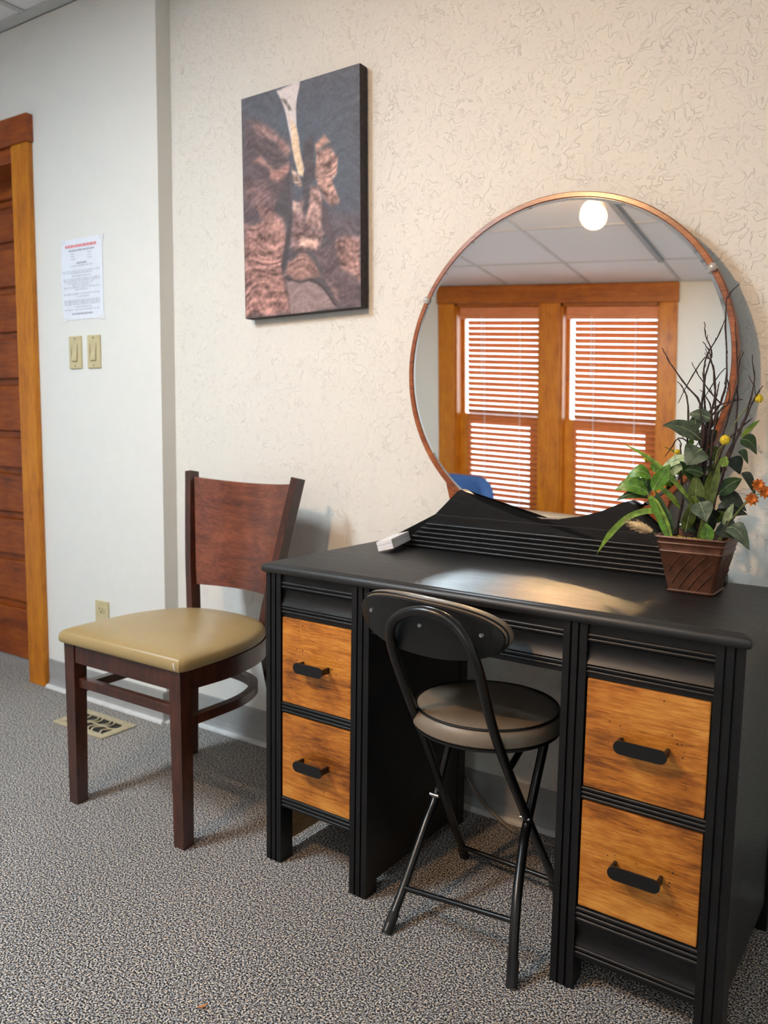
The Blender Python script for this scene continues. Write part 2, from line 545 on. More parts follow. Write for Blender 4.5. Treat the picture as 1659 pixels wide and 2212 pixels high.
TWIGS = [
    [(0.9326, -0.2382, 0.8768), (0.9336, -0.2382, 0.9682), (0.9374, -0.2383, 1.065), (0.942, -0.2384, 1.1445), (0.9514, -0.2387, 1.1917), (0.9533, -0.2387, 1.2104)],
    [(0.9263, -0.238, 0.8762), (0.9256, -0.238, 1.0001), (0.9295, -0.2381, 1.0967), (0.9178, -0.2378, 1.1666), (0.8895, -0.2371, 1.2017), (0.8521, -0.2362, 1.2504), (0.8343, -0.2358, 1.2831)],
    [(0.9388, -0.2383, 0.8774), (0.9346, -0.2357, 0.9681), (0.9324, -0.2332, 1.0807), (0.9352, -0.2308, 1.1287), (0.9568, -0.2288, 1.1668), (0.965, -0.2265, 1.2233), (0.9542, -0.2237, 1.348), (0.9575, -0.2213, 1.385), (0.9763, -0.2193, 1.4083)],
    [(0.9326, -0.2382, 0.8768), (0.9269, -0.2338, 1.0161), (0.9242, -0.2294, 1.1285), (0.9199, -0.225, 1.1605), (0.9216, -0.2208, 1.2243), (0.9304, -0.2167, 1.2686), (0.9165, -0.2121, 1.3074), (0.9109, -0.2076, 1.3365)],
    [(0.9293, -0.2381, 0.8798), (0.9299, -0.2365, 1.0003), (0.9333, -0.2349, 1.0968), (0.9476, -0.2336, 1.1351), (0.9455, -0.2318, 1.192), (0.9302, -0.2298, 1.2677), (0.9146, -0.2277, 1.2935)],
    [(0.9357, -0.2383, 0.8771), (0.9425, -0.2368, 0.9687), (0.9559, -0.2354, 1.0496), (0.972, -0.2342, 1.1291), (0.988, -0.2329, 1.204), (0.9825, -0.2311, 1.2659), (0.9754, -0.2293, 1.3308)],
    [(0.9388, -0.2383, 0.8774), (0.9504, -0.2353, 0.9852), (0.9733, -0.2325, 1.0502), (0.9878, -0.2296, 1.098), (0.9884, -0.2262, 1.1763), (0.9868, -0.2229, 1.2417), (0.9933, -0.2197, 1.2711)],
    [(0.9419, -0.2384, 0.8777), (0.9572, -0.2388, 0.9859), (0.9826, -0.2394, 1.0666), (1.0004, -0.2399, 1.114), (1.0136, -0.2402, 1.1605), (1.0203, -0.2404, 1.2155), (1.0131, -0.2402, 1.2628)],
    [(0.9434, -0.2385, 0.8779), (0.9615, -0.2406, 0.9702), (0.9788, -0.2427, 1.0413), (0.999, -0.2448, 1.1046), (1.0191, -0.247, 1.1604), (1.0293, -0.2489, 1.1847), (1.039, -0.2508, 1.2003)],
    [(0.9277, -0.2381, 0.8796), (0.9177, -0.2362, 0.967), (0.929, -0.2348, 1.0646), (0.935, -0.2333, 1.1414), (0.9518, -0.232, 1.1605), (0.9779, -0.231, 1.1699), (0.9994, -0.2298, 1.1746)],
    [(0.8845, -0.237, 0.8854), (0.8918, -0.2322, 0.965), (0.8822, -0.2269, 1.03), (0.8799, -0.2219, 1.079), (0.8716, -0.2167, 1.0918)],
    [(0.9131, -0.2377, 0.8881), (0.9055, -0.2315, 0.9986), (0.8933, -0.2252, 1.0795), (0.8906, -0.2191, 1.1605), (0.8779, -0.2128, 1.1931), (0.8625, -0.2064, 1.2131)],
    [(0.9322, -0.2382, 0.8833), (0.9299, -0.2306, 1.0323), (0.9089, -0.2226, 1.0701), (0.8741, -0.2142, 1.0919), (0.8451, -0.206, 1.051)],
    [(0.9388, -0.2383, 0.8774), (0.9445, -0.2405, 1.0013), (0.9486, -0.2426, 1.0972), (0.9553, -0.2448, 1.1445), (0.9766, -0.2473, 1.1695), (0.9761, -0.2493, 1.2096)],
    [(0.9294, -0.2381, 0.8765), (0.9288, -0.2301, 0.9673), (0.9321, -0.2222, 1.0966), (0.943, -0.2144, 1.199), (0.9161, -0.2058, 1.2635), (0.8625, -0.1964, 1.1675)],
    [(0.926, -0.238, 0.8827), (0.9278, -0.2322, 1.0484), (0.9313, -0.2265, 1.1286), (0.9211, -0.2204, 1.1766), (0.9184, -0.2145, 1.2565), (0.9389, -0.2092, 1.3035), (0.9532, -0.2037, 1.3503)],
    [(0.9324, -0.2382, 0.8801), (0.9502, -0.2386, 1.0015), (0.9728, -0.2392, 1.082), (1.0086, -0.2401, 1.1234), (1.0209, -0.2404, 1.1359)],
    [(0.9216, -0.2379, 0.8757), (0.924, -0.2446, 1.0004), (0.9284, -0.2514, 1.1126), (0.9206, -0.2579, 1.1692)],
]
YELLOW = [((0.9781, -0.2693, 1.0913), 0.0107), ((1.0307, -0.2406, 1.1758), 0.0096), ((0.811, -0.2252, 1.0459), 0.0086), ((0.8722, -0.2167, 1.0622), 0.0064)]
ORANGE = [((1.0333, -0.2607, 0.9726), 0.0143), ((1.0407, -0.2409, 1.0004), 0.0143), ((1.0564, -0.2513, 0.988), 0.0150)]
STEMS = [
    [(0.9735, -0.2592, 0.8799), (0.9894, -0.2596, 0.9165), (1.0137, -0.2602, 0.9531), (1.0315, -0.2607, 0.97)],
    [(0.9724, -0.2392, 0.8807), (0.9942, -0.2397, 0.9213), (1.0182, -0.2403, 0.9644), (1.0341, -0.2407, 0.9906), (1.0408, -0.2409, 0.9988)],
    [(0.9774, -0.2493, 0.8823), (0.9986, -0.2498, 0.929), (1.0309, -0.2506, 0.9755), (1.056, -0.2513, 0.9864)],
    [(0.9586, -0.2588, 1.0347), (0.9627, -0.2589, 1.0664), (0.975, -0.2593, 1.0855)],
    [(0.9441, -0.2385, 1.0012), (0.9748, -0.2392, 1.0978), (1.0122, -0.2402, 1.1605), (1.0292, -0.2406, 1.1734)],
    [(0.8649, -0.2965, 0.8853), (0.855, -0.2963, 0.8909), (0.8468, -0.2961, 0.8944)],
]
TAIL = ((0.849, -0.2961, 0.8946), (0.798, -0.3099, 0.9136), 0.0128)
ART = [
    ([(0.0, 1.0), (1.0, 1.0), (1.002, 0.379), (-0.032, 0.456)], (70, 78, 96), 0.150, 0.15),
    ([(0.022, 0.915), (0.421, 0.75), (0.453, 0.447), (-0.009, 0.436)], (82, 64, 70), 0.060, 0.35),
    ([(0.078, 0.886), (0.214, 0.848), (0.379, 0.776), (0.447, 0.715), (0.408, 0.697), (0.312, 0.767), (0.145, 0.829)], (150, 108, 104), 0.020, 0.70),
    ([(0.261, 0.657), (0.114, 0.705), (0.173, 0.721), (0.284, 0.655), (0.418, 0.664), (0.422, 0.631), (0.315, 0.597), (0.248, 0.619)], (178, 124, 116), 0.015, 0.40),
    ([(0.026, 0.612), (0.201, 0.607), (0.299, 0.515), (0.161, 0.509), (0.01, 0.539)], (120, 88, 90), 0.030, 0.60),
    ([(0.138, 0.517), (0.276, 0.5), (0.328, 0.412), (0.225, 0.402), (0.147, 0.465)], (140, 98, 94), 0.020, 0.70),
    ([(-0.003, 0.436), (0.363, 0.426), (0.388, 0.357), (0.354, 0.224), (0.363, 0.166), (0.418, 0.009), (0.0, 0.001)], (160, 112, 104), 0.030, 1.00),
    ([(0.286, 0.471), (0.427, 0.63), (0.436, 0.448), (0.39, 0.407)], (62, 56, 62), 0.020, 0.20),
    ([(0.42, 0.45), (0.453, 0.447), (0.4, 0.255), (0.352, 0.172), (0.343, 0.23), (0.388, 0.357)], (58, 50, 56), 0.012, 0.20),
    ([(0.454, 0.475), (0.575, 0.519), (0.56, 0.395), (0.707, 0.33), (0.663, 0.262), (0.49, 0.272), (0.425, 0.31)], (130, 96, 96), 0.020, 1.00),
    ([(0.55, 0.736), (0.614, 0.755), (0.651, 0.588), (0.597, 0.55), (0.604, 0.419), (0.539, 0.424), (0.523, 0.578)], (66, 58, 66), 0.020, 0.30),
    ([(0.597, 0.55), (0.671, 0.538), (0.694, 0.429), (0.712, 0.33), (0.554, 0.395), (0.584, 0.475)], (176, 136, 130), 0.012, 0.80),
    ([(0.634, 0.716), (0.708, 0.745), (0.753, 0.707), (0.644, 0.689)], (196, 150, 136), 0.012, 0.40),
    ([(0.654, 0.688), (0.757, 0.69), (0.822, 0.64), (0.821, 0.582), (0.775, 0.55), (0.849, 0.459), (0.782, 0.44), (0.7, 0.471), (0.646, 0.588)], (172, 128, 118), 0.012, 1.00),
    ([(0.69, 0.467), (0.741, 0.43), (0.841, 0.294), (0.809, 0.253), (0.686, 0.348)], (80, 64, 72), 0.020, 0.20),
    ([(0.761, 0.413), (0.841, 0.305), (1.001, 0.242), (1.002, 0.379)], (88, 76, 86), 0.040, 0.40),
    ([(0.81, 0.296), (0.992, 0.295), (0.999, 0.097), (0.919, 0.123), (0.808, 0.188), (0.788, 0.233)], (158, 114, 108), 0.020, 1.00),
    ([(0.492, 0.339), (0.664, 0.322), (0.641, 0.263), (0.502, 0.294)], (196, 158, 146), 0.012, 1.00),
    ([(0.399, 0.233), (0.533, 0.264), (0.619, 0.22), (0.691, 0.145), (0.595, 0.144), (0.441, 0.145), (0.374, 0.177)], (150, 108, 100), 0.015, 0.70),
    ([(0.62, 0.265), (0.799, 0.286), (0.838, 0.176), (0.999, 0.087), (0.998, 0.0), (0.835, 0.017), (0.722, 0.126)], (92, 72, 78), 0.020, 0.50),
    ([(0.702, 0.15), (0.806, 0.095), (0.835, 0.033), (0.784, 0.069)], (128, 98, 98), 0.010, 0.50),
    ([(0.384, 0.145), (0.551, 0.146), (0.701, 0.1), (0.82, 0.017), (0.418, -0.0)], (150, 124, 124), 0.008, 0.25),
    ([(0.363, 0.166), (0.441, 0.148), (0.595, 0.146), (0.701, 0.105), (0.825, 0.02), (0.794, 0.027), (0.69, 0.095), (0.573, 0.136), (0.396, 0.142)], (56, 44, 48), 0.006, 0.10),
    ([(0.323, 1.002), (0.517, 1.0), (0.504, 0.936), (0.484, 0.818), (0.507, 0.73), (0.484, 0.689), (0.448, 0.747), (0.404, 0.848), (0.359, 0.955)], (226, 216, 218), 0.006, 0.05),
    ([(0.426, 0.867), (0.484, 0.818), (0.507, 0.73), (0.544, 0.63), (0.534, 0.593), (0.497, 0.602), (0.448, 0.736)], (232, 205, 178), 0.008, 0.30),
    ([(0.359, 0.955), (0.397, 0.945), (0.455, 0.895), (0.427, 0.888)], (140, 128, 124), 0.008, 0.60),
    ([(0.439, 0.64), (0.502, 0.601), (0.528, 0.556), (0.5, 0.547), (0.458, 0.578)], (170, 140, 128), 0.010, 1.00),
    ([(0.444, 0.497), (0.53, 0.474), (0.518, 0.448), (0.453, 0.458)], (180, 150, 142), 0.010, 1.00),
]
# ------------------------------------------------------------------ room shell
X0, X1, YF, ZC = -3.30, 2.15, -5.06, 2.61      # left, right, window wall, ceiling
BUMP, XC = 0.0625, -0.937                       # the proud wall on the left and its outer corner
bm = B(); box(bm, X0 - .15, X1 + .15, YF - .2, .25, -.08, 0); struct('floor', bm, 'carpet')
bm = B(); box(bm, XC, X1 + .1, 0, .14, 0, ZC + .1); struct('wall_back', bm, 'wall_paint')
bm = B()
box(bm, -1.755, XC, -BUMP, .14, 0, ZC + .1)
box(bm, -2.62, -1.755, -BUMP, .14, 2.13, ZC + .1)
box(bm, X0, -2.62, -BUMP, .14, 0, ZC + .1)
struct('wall_back_left', bm, 'wall_paint_smooth')
bm = B(); box(bm, X0 - .12, X0, YF - .2, .14, 0, ZC + .1); struct('wall_left', bm, 'wall_paint_far')
bm = B(); box(bm, X1, X1 + .12, YF - .2, .14, 0, ZC + .1); struct('wall_right', bm, 'wall_paint_far')
WZ0, WZ1 = .55, 2.442                            # window opening
OPEN = [(-2.13, -1.30), (-1.118, -.283)]
bm = B()
box(bm, X0, X1, YF - .2, YF, 0, WZ0)
box(bm, X0, X1, YF - .2, YF, WZ1, ZC + .1)
for a, b in ((X0, -2.13), (-1.30, -1.118), (-.283, X1)):
    box(bm, a, b, YF - .2, YF, WZ0, WZ1)
struct('wall_front', bm, 'wall_paint_far')

# ceiling: slab with its tiles and runners
bm = B(); box(bm, X0 - .12, X1 + .12, YF - .2, .14, ZC + .04, ZC + .16)
ceiling = struct('ceiling', bm, 'ceiling_tile')
gx, gy = .735, .90
xs = [-.135 + gx * k for k in range(-5, 5)]
ys = [-4.37 + gy * k for k in range(-1, 6)]
cx = [X0] + [x for x in xs if X0 + .1 < x < X1 - .1] + [X1]
cy = [YF] + [y for y in ys if YF + .1 < y < -.1] + [-.0]
shared = {}
for i in range(len(cx) - 1):
    for j in range(len(cy) - 1):
        w, d = round(cx[i + 1] - cx[i] - .02, 4), round(cy[j + 1] - cy[j] - .02, 4)
        if (w, d) not in shared:
            bm = B(); box(bm, -w / 2, w / 2, -d / 2, d / 2, 0, .014, .004, 1)
            o = obj('tile', bm, 'ceiling_tile', ceiling)
            shared[(w, d)] = o.data
        else:
            o = bpy.data.objects.new('tile', shared[(w, d)]); COL.objects.link(o); o.parent = ceiling
        o.location = ((cx[i] + cx[i + 1]) / 2, (cy[j] + cy[j + 1]) / 2, ZC + .004)
for x in cx[1:-1]:
    bm = B(); box(bm, x - .012, x + .012, YF, 0, ZC - .001, ZC + .004); obj('runner', bm, 'grid_metal', ceiling)
for y in cy[1:-1]:
    bm = B(); box(bm, X0, X1, y - .012, y + .012, ZC - .0004, ZC + .0036); obj('runner', bm, 'grid_metal', ceiling)
n = 0
def wall_angle(x0, x1, y0, y1, fx, fy):
    global n
    n += 1
    bm = B()
    box(bm, x0, x1, y0, y1, ZC - .002, ZC + .003)
    if fy: box(bm, x0, x1, *((y1 - .004, y1) if fy > 0 else (y0, y0 + .004)), ZC - .002, ZC + .03)
    if fx: box(bm, *((x1 - .004, x1) if fx > 0 else (x0, x0 + .004)), y0, y1, ZC - .002, ZC + .03)
    struct('trim_%d' % n, bm, 'grid_metal')
wall_angle(X0, XC, -BUMP - .05, -BUMP, 0, 1)
wall_angle(XC, X1, -.05, 0, 0, 1)
wall_angle(X0, X1, YF, YF + .03, 0, -1)

# vinyl cove base
def cove(name, p0, p1, nrm):
    """from p0 to p1 along the wall foot, nrm pointing into the room"""
    prof = [(0, 0), (.022, 0), (.020, .004), (.012, .010), (.007, .020), (.0045, .036), (.0045, .112), (.003, .118), (0, .118)]
    p0, p1, nv = Vector(p0), Vector(p1), Vector(nrm)
    bm = B()
    loft(bm, [[p + nv * a + Vector((0, 0, b)) for a, b in prof] for p in (p0, p1)])
    o = struct(name, bm, 'vinyl_base')
    toe = [(.0125, 0), (.026, 0), (.0245, .007), (.0195, .012), (.0125, .013)]
    bm = B()
    loft(bm, [[p + nv * a + Vector((0, 0, b)) for a, b in toe] for p in (p0, p1)])
    obj('toe_strip', bm, 'vinyl_toe', o)
    return o
cove('baseboard_back', (XC, 0, 0), (X1, 0, 0), (0, -1, 0))
cove('baseboard_back_left', (-1.642, -BUMP, 0), (XC, -BUMP, 0), (0, -1, 0))
cove('baseboard_return', (XC, -BUMP - .02, 0), (XC, 0, 0), (1, 0, 0))
cove('baseboard_right', (X1, YF, 0), (X1, 0, 0), (-1, 0, 0))
cove('baseboard_front', (X0, YF, 0), (X1, YF, 0), (0, 1, 0))

# door in the proud wall
dr = thing('door_1', None, None, (-2.19, .1, 0)); dr['kind'] = 'structure'
DX0, DX1 = -2.60, -1.77
bm = B(); box(bm, DX0, DX1, .098, .125, .012, 2.125); obj('panel_backing', bm, 'door_wood', dr)
for a, b in ((DX0, DX0 + .11), (DX1 - .11, DX1)):
    bm = B(); box(bm, a, b, .074, .098, .012, 2.125, .004, 2); obj('stile', bm, 'door_wood', dr)
for a, b in ((.012, .24), (.49, .65), (.885, 1.016), (1.279, 1.45), (1.674, 1.834), (2.04, 2.125)):
    bm = B(); box(bm, DX0 + .11, DX1 - .11, .074, .098, a, b, .007, 3); obj('rail', bm, 'door_wood', dr)
for a, b in ((.24, .49), (.65, .885), (1.016, 1.279), (1.45, 1.674), (1.834, 2.04)):
    bm = B(); box(bm, DX0 + .135, DX1 - .135, .086, .099, a + .03, b - .03, .010, 3); obj('panel', bm, 'door_wood', dr)
bm = B(); lathe(bm, [(.0, -.062), (.022, -.058), (.028, -.045), (.02, -.03), (.010, -.024), (.010, -.006), (.026, -.004), (.026, 0)], 20, lambda x, y, h: (DX0 + .055 + x, .078 + h, .98 + y))
obj('door_knob', bm, 'screw_steel', dr, smooth=True)
tr = thing('trim_4', None, None, (-1.70, -BUMP, 0)); tr['kind'] = 'structure'
bm = B(); box(bm, -1.755, -1.645, -BUMP - .024, -BUMP, 0, 2.165, .004); obj('side_casing', bm, 'pine_trim', tr)
bm = B(); box(bm, -2.73, -2.62, -BUMP - .024, -BUMP, 0, 2.165, .004); obj('side_casing', bm, 'pine_trim', tr)
bm = B(); box(bm, -2.745, -1.637, -BUMP - .03, -BUMP, 2.165, 2.268, .004); obj('head_casing', bm, 'door_wood', tr)
bm = B(); box(bm, -2.62, -1.755, -BUMP - .012, .14, 2.108, 2.165, .002, 1); obj('head_jamb', bm, 'door_wood', tr)
bm = B(); box(bm, -1.772, -1.755, -BUMP - .006, .14, 0, 2.13); obj('side_jamb', bm, 'pine_trim', tr)
bm = B(); box(bm, -2.62, -2.603, -BUMP - .006, .14, 0, 2.13); obj('side_jamb', bm, 'pine_trim', tr)

# windows in the wall opposite the mirror
tr = thing('trim_5', None, None, (-1.21, YF, WZ0)); tr['kind'] = 'structure'
for a, b in ((-2.29, -2.125), (-1.304, -1.114), (-.288, -.145)):
    bm = B(); box(bm, a, b, YF, YF + .026, WZ0 - .02, 2.442, .006); obj('side_casing', bm, 'pine_trim', tr)
bm = B(); box(bm, -2.30, -.135, YF, YF + .032, 2.442, 2.602, .006); obj('head_casing', bm, 'pine_trim_across', tr)
bm = B(); box(bm, -2.34, -.095, YF - .06, YF + .07, WZ0 - .03, WZ0, .006); obj('window_sill', bm, 'pine_trim_across', tr)
bm = B(); box(bm, -2.28, -.155, YF, YF + .022, WZ0 - .13, WZ0 - .03, .004); obj('apron', bm, 'pine_trim_across', tr)
for wi, (a, b) in enumerate(OPEN):
    w = thing('window_%d' % (wi + 1), None, None, ((a + b) / 2, YF - .1, WZ0)); w['kind'] = 'structure'
    for x0, x1 in ((a, a + .022), (b - .022, b)):
        bm = B(); box(bm, x0, x1, YF - .19, YF - .001, WZ0, WZ1); obj('jamb', bm, 'pine_trim', w)
    bm = B(); box(bm, a, b, YF - .19, YF - .001, WZ1 - .022, WZ1); obj('head_jamb', bm, 'pine_trim_across', w)
    for nm, y, z0, z1 in (('upper_sash', YF - .15, 1.375, WZ1 - .022), ('lower_sash', YF - .112, WZ0, 1.455)):
        A, Bx = a + .022, b - .022
        sw_ = .10 if nm == 'lower_sash' else .026
        bm = B()
        box(bm, A, A + sw_, y, y + .034, z0, z1); box(bm, Bx - sw_, Bx, y, y + .034, z0, z1)
        box(bm, A + sw_, Bx - sw_, y, y + .034, z0, z0 + (.09 if nm == 'lower_sash' else .065)); box(bm, A + sw_, Bx - sw_, y, y + .034, z1 - .065, z1)
        s = obj(nm, bm, 'pine_trim', w)
        bm = B(); box(bm, A + sw_ - .004, Bx - sw_ + .004, y + .014, y + .018, z0 + .06, z1 - .06); obj('pane', bm, 'window_glass', s)
bm = B(); box(bm, -40, 40, -60, YF - .3, -.75, -.7)
tag(struct('ground', bm, 'concrete'))

# wooden blinds, one per window
slat_me = None
for wi, ((a, b), lab) in enumerate(zip(OPEN, ('orange wooden slat blind in the left one of the two windows seen in the mirror',
                                              'orange wooden slat blind in the right one of the two windows seen in the mirror'))):
    A, Bx = a + .104, b - .022
    bl = thing('window_blind', lab, 'blind', ((A + Bx) / 2, YF - .045, WZ0), 0, 'wooden blinds in the double window')
    bm = B(); box(bm, A - .06, Bx, YF - .04, YF - .018, 2.311, 2.418, .004); obj('valance', bm, 'blind_wood', bl)
    bm = B(); box(bm, A, Bx, YF - .085, YF - .042, 2.36, 2.42); obj('head_rail', bm, 'blind_wood', bl)
    nsl = 34
    for k in range(nsl):
        z = 2.285 - k * .0505
        if slat_me is None:
            bm = B()
            hw = (Bx - A) / 2
            ring = []
            for x in (-hw, hw):
                up = [(-.0255 + .051 * q / 4, .0035 * (1 - (q / 2 - 1) ** 2)) for q in range(5)]
                lo = [(y, z2 - .003) for y, z2 in reversed(up)]
                ring.append([(x, y, z2) for y, z2 in up + lo])
            loft(bm, ring)
            o = obj('slat', bm, 'blind_wood', bl, off=(0, 0, 0)); slat_me = o.data
        else:
            o = bpy.data.objects.new('slat', slat_me); COL.objects.link(o); o.parent = bl
        o.location = (0, -.018, z - WZ0)
        o.rotation_euler = (math.radians(47), 0, 0)
    bm = B(); box(bm, A, Bx, YF - .088, YF - .04, 2.285 - nsl * .0505 - .01, 2.285 - nsl * .0505 + .012, .004); obj('bottom_rail', bm, 'blind_wood', bl)
    for x in (A + .18, Bx - .18):
        bm = B(); tube(bm, [(x, YF - .034, 2.33), (x, YF - .034, 2.285 - nsl * .0505)], .003, 6); obj('ladder_cord', bm, 'box_white', bl)
        bm = B(); tube(bm, [(x, YF - .092, 2.36), (x, YF - .092, 2.285 - nsl * .0505)], .003, 6); obj('ladder_cord', bm, 'box_white', bl)
    bm = B(); tube(bm, [(A + .16, YF - .012, 2.33), (A + .162, YF - .012, 1.82)], .004, 8); obj('tilt_wand', bm, 'box_white', bl)

# track light: rail on the ceiling, a spot aimed at the desk, plus an added unseen one
tl = thing('track_light', 'ceiling track light whose lit spot shows at the top of the round mirror', 'light', (-.135, -3.2, ZC))
bm = B(); box(bm, -.153, -.117, -4.36, -1.7, ZC - .026, ZC - .0015, .003, 1); obj('rail', bm, 'track_white', tl)
def track_head(LP, AIM, depth):
    ax = (AIM - LP).normalized(); sx = ax.cross(Vector((0, 0, 1))).normalized(); sy = sx.cross(ax)
    fr = lambda x, y, h: LP + sx * x + sy * y + ax * h
    d = depth
    bm = B(); lathe(bm, [(0, -.12 - d), (.030, -.118 - d), (.040, -.09 - d), (.066, -.01 - d), (.068, -d), (.068, .004), (.0645, .004), (.0645, -.002 - d), (.05, -.012 - d), (0, -.014 - d)], 28, fr)
    hd = obj('spot_housing', bm, 'lamp_housing', tl, smooth=True)
    bm = B(); lathe(bm, [(.064, .003), (.0625, .003), (.0625, .002 - d), (.064, .002 - d)], 28, fr, True); obj('baffle', bm, 'black_plastic', hd, smooth=True)
    bm = B(); lathe(bm, [(0, .004 - d), (.03, .0035 - d), (.052, -d)], 28, fr); obj('lamp_lens', bm, 'lamp_glow', hd)
    top = fr(0, 0, -.07 - d)
    bm = B(); tube(bm, [top, (-.135, top.y, ZC - .02)], .008, 10); obj('swivel_arm', bm, 'lamp_housing', hd)
track_head(Vector((-.03, -2.28, 2.30)), Vector((.48, -.2, 1.15)), .08)       # at the desk
track_head(Vector((-.16, -1.92, 2.42)), Vector((-1.15, -5.0, 2.52)), .012)   # added unseen head, brightens the window wall and ceiling

# recessed daylight panel and an added fill panel, out of the mirror's view
def panel_light(x, y, lab, glow='panel_glow'):
    tf = thing('ceiling_panel_light', lab, 'light', (x, y, ZC), 0, 'recessed ceiling panel lights')
    bm = B()
    for q in ((x - .18, x - .155, y - .5, y + .5), (x + .155, x + .18, y - .5, y + .5), (x - .155, x + .155, y - .5, y - .48), (x - .155, x + .155, y + .48, y + .5)):
        box(bm, *q, ZC - .012, ZC + .003)
    obj('frame', bm, 'lamp_housing', tf)
    bm = B(); box(bm, x - .155, x + .155, y - .48, y + .48, ZC - .006, ZC - .003); obj('diffuser', bm, glow, tf)
panel_light(-.92, -2.12, 'narrow daylight panel light recessed in the ceiling nearest the canvas picture')
panel_light(1.05, -4.1, 'added fill panel light, unseen, recessed in the ceiling near the right wall', 'panel_glow_fill')  # added fill, no known source here; lifts the far end of the room
# ------------------------------------------------------------------ vanity desk
DR = -0.024793                       # desk stands a touch askew to the wall
W_, D_, H_ = 1.1065, .5483, .77
YB = -.079
desk = thing('vanity_desk', 'black painted kneehole vanity desk with four orange wood drawer fronts', 'desk', (.553, -.31, 0), DR)
FY = -D_
# top: slab with a rolled edge
prof = []
def roundrect(x0, x1, y0, y1, r, n=5):
    pts = []
    for cx_, cy_, a0 in ((x1 - r, y1 - r, 0), (x0 + r, y1 - r, PI / 2), (x0 + r, y0 + r, PI), (x1 - r, y0 + r, 1.5 * PI)):
        for k in range(n + 1):
            a = a0 + PI / 2 * k / n
            pts.append((cx_ + r * math.cos(a), cy_ + r * math.sin(a)))
    return pts
bm = B()
rings = []
ov = .010
for ins, z in ((.012, H_ - .024), (.004, H_ - .024), (.001, H_ - .021), (0, H_ - .016), (.0005, H_ - .011), (.003, H_ - .006), (.008, H_ - .0028), (.014, H_ - .0022), (.0155, H_ - .0010), (.018, H_)):
    rings.append([(x, y, z) for x, y in roundrect(-ov + ins, W_ + ov - ins, FY - ov + ins, YB - min(ins, .004), max(.0015, .004 - ins * .1), 3)])
loft(bm, rings); obj('desktop', bm, 'black_paint_worn', desk, smooth=True)

def post(x0, x1, y0=FY, depth=.045, z1=H_ - .024, front=True, name='post'):
    w = x1 - x0
    pts = [(x0, y0 + depth), (x0, y0)]
    for f in (.33, .66):
        g = x0 + w * f
        pts += [(g - .0022, y0), (g - .0018, y0 + .006), (g + .0018, y0 + .006), (g + .0022, y0)]
    pts += [(x1, y0), (x1, y0 + depth)]
    bm = B(); prism(bm, pts, 0, z1, XYZ)
    return obj(name, bm, 'black_paint', desk)
PX = [(0, .048), (.2664, .3155), (.7784, .8262), (1.0575, 1.1065)]
for a, b in PX:
    post(a, b)
for a, b in ((0, .04), (.2750, .3155), (.7784, .82), (1.0665, 1.1065)):
    bm = B(); box(bm, a, b, YB - .04, YB - .003, 0, H_ - .024, .002, 1); obj('rear_leg', bm, 'black_paint', desk)
for x, z0 in ((.004, .15), (.304, .03), (.7815, .03), (1.091, .07)):
    bm = B(); box(bm, x, x + .0085, FY + .045, YB - .04, z0, H_ - .024); obj('side_panel', bm, 'black_paint', desk)

def front_profile(z0, z1, kind):
    """(y, z) points from top to bottom in front of the face plane"""
    f = FY + .007
    def reed(zc, r):
        return [(f - r * math.sin(PI * k / 6) * 1.1, zc + r * math.cos(PI * k / 6)) for k in range(7)]
    pts = [(f + .02, z1), (f, z1)]
    if kind == 'frieze':
        for zc in (z1 - .0245, z1 - .0335):
            pts += reed(zc, .0042)
        ct, cb = z1 - .0385, z0 + .027
        pts += [(f - .004, ct)]
        for k in range(9):
            t = k / 8
            dep = .0052 * math.sin(PI * t ** .8) - .002 * t ** 3
            pts.append((f + dep - .003 * t, ct - (ct - cb) * t))
        pts += [(f - .0045, cb - .001)]
        for zc in (z0 + .0205, z0 + .0115):
            pts += reed(zc, .0040)
        pts += [(f, z0 + .006), (f, z0)]
    elif kind == 'rail':
        h = (z1 - z0)
        for i in range(3):
            pts += reed(z1 - h * (i + .5) / 3, h / 6.4)
        pts += [(f, z0)]
    else:   # skirt
        for i in range(3):
            pts += reed(z1 - .008 - .011 * i, .005)
        ct, cb = z1 - .040, z0 + .030
        for k in range(7):
            t = k / 6
            pts.append((f + .006 * math.sin(PI * t * .9), ct - (ct - cb) * t))
        for zc in (z0 + .022, z0 + .012):
            pts += reed(zc, .0042)
        pts += [(f, z0 + .006), (f, z0)]
    pts.append((f + .02, z0))
    return pts
def molding(name, x0, x1, z0, z1, kind):
    bm = B(); prism(bm, front_profile(z0, z1, kind), x0, x1, YZX)
    return obj(name, bm, 'black_paint', desk, smooth=True)
BAYS = [(.048, .2664), (.8262, 1.0575)]
for a, b in BAYS + [(.3155, .7784)]:
    molding('frieze', a, b, .640, H_ - .023, 'frieze')
for a, b in BAYS:
    molding('rail', a, b, .397, .424, 'rail')
molding('rail', *BAYS[0], .150, .179, 'rail')
molding('skirt', *BAYS[1], .066, .179, 'skirt')
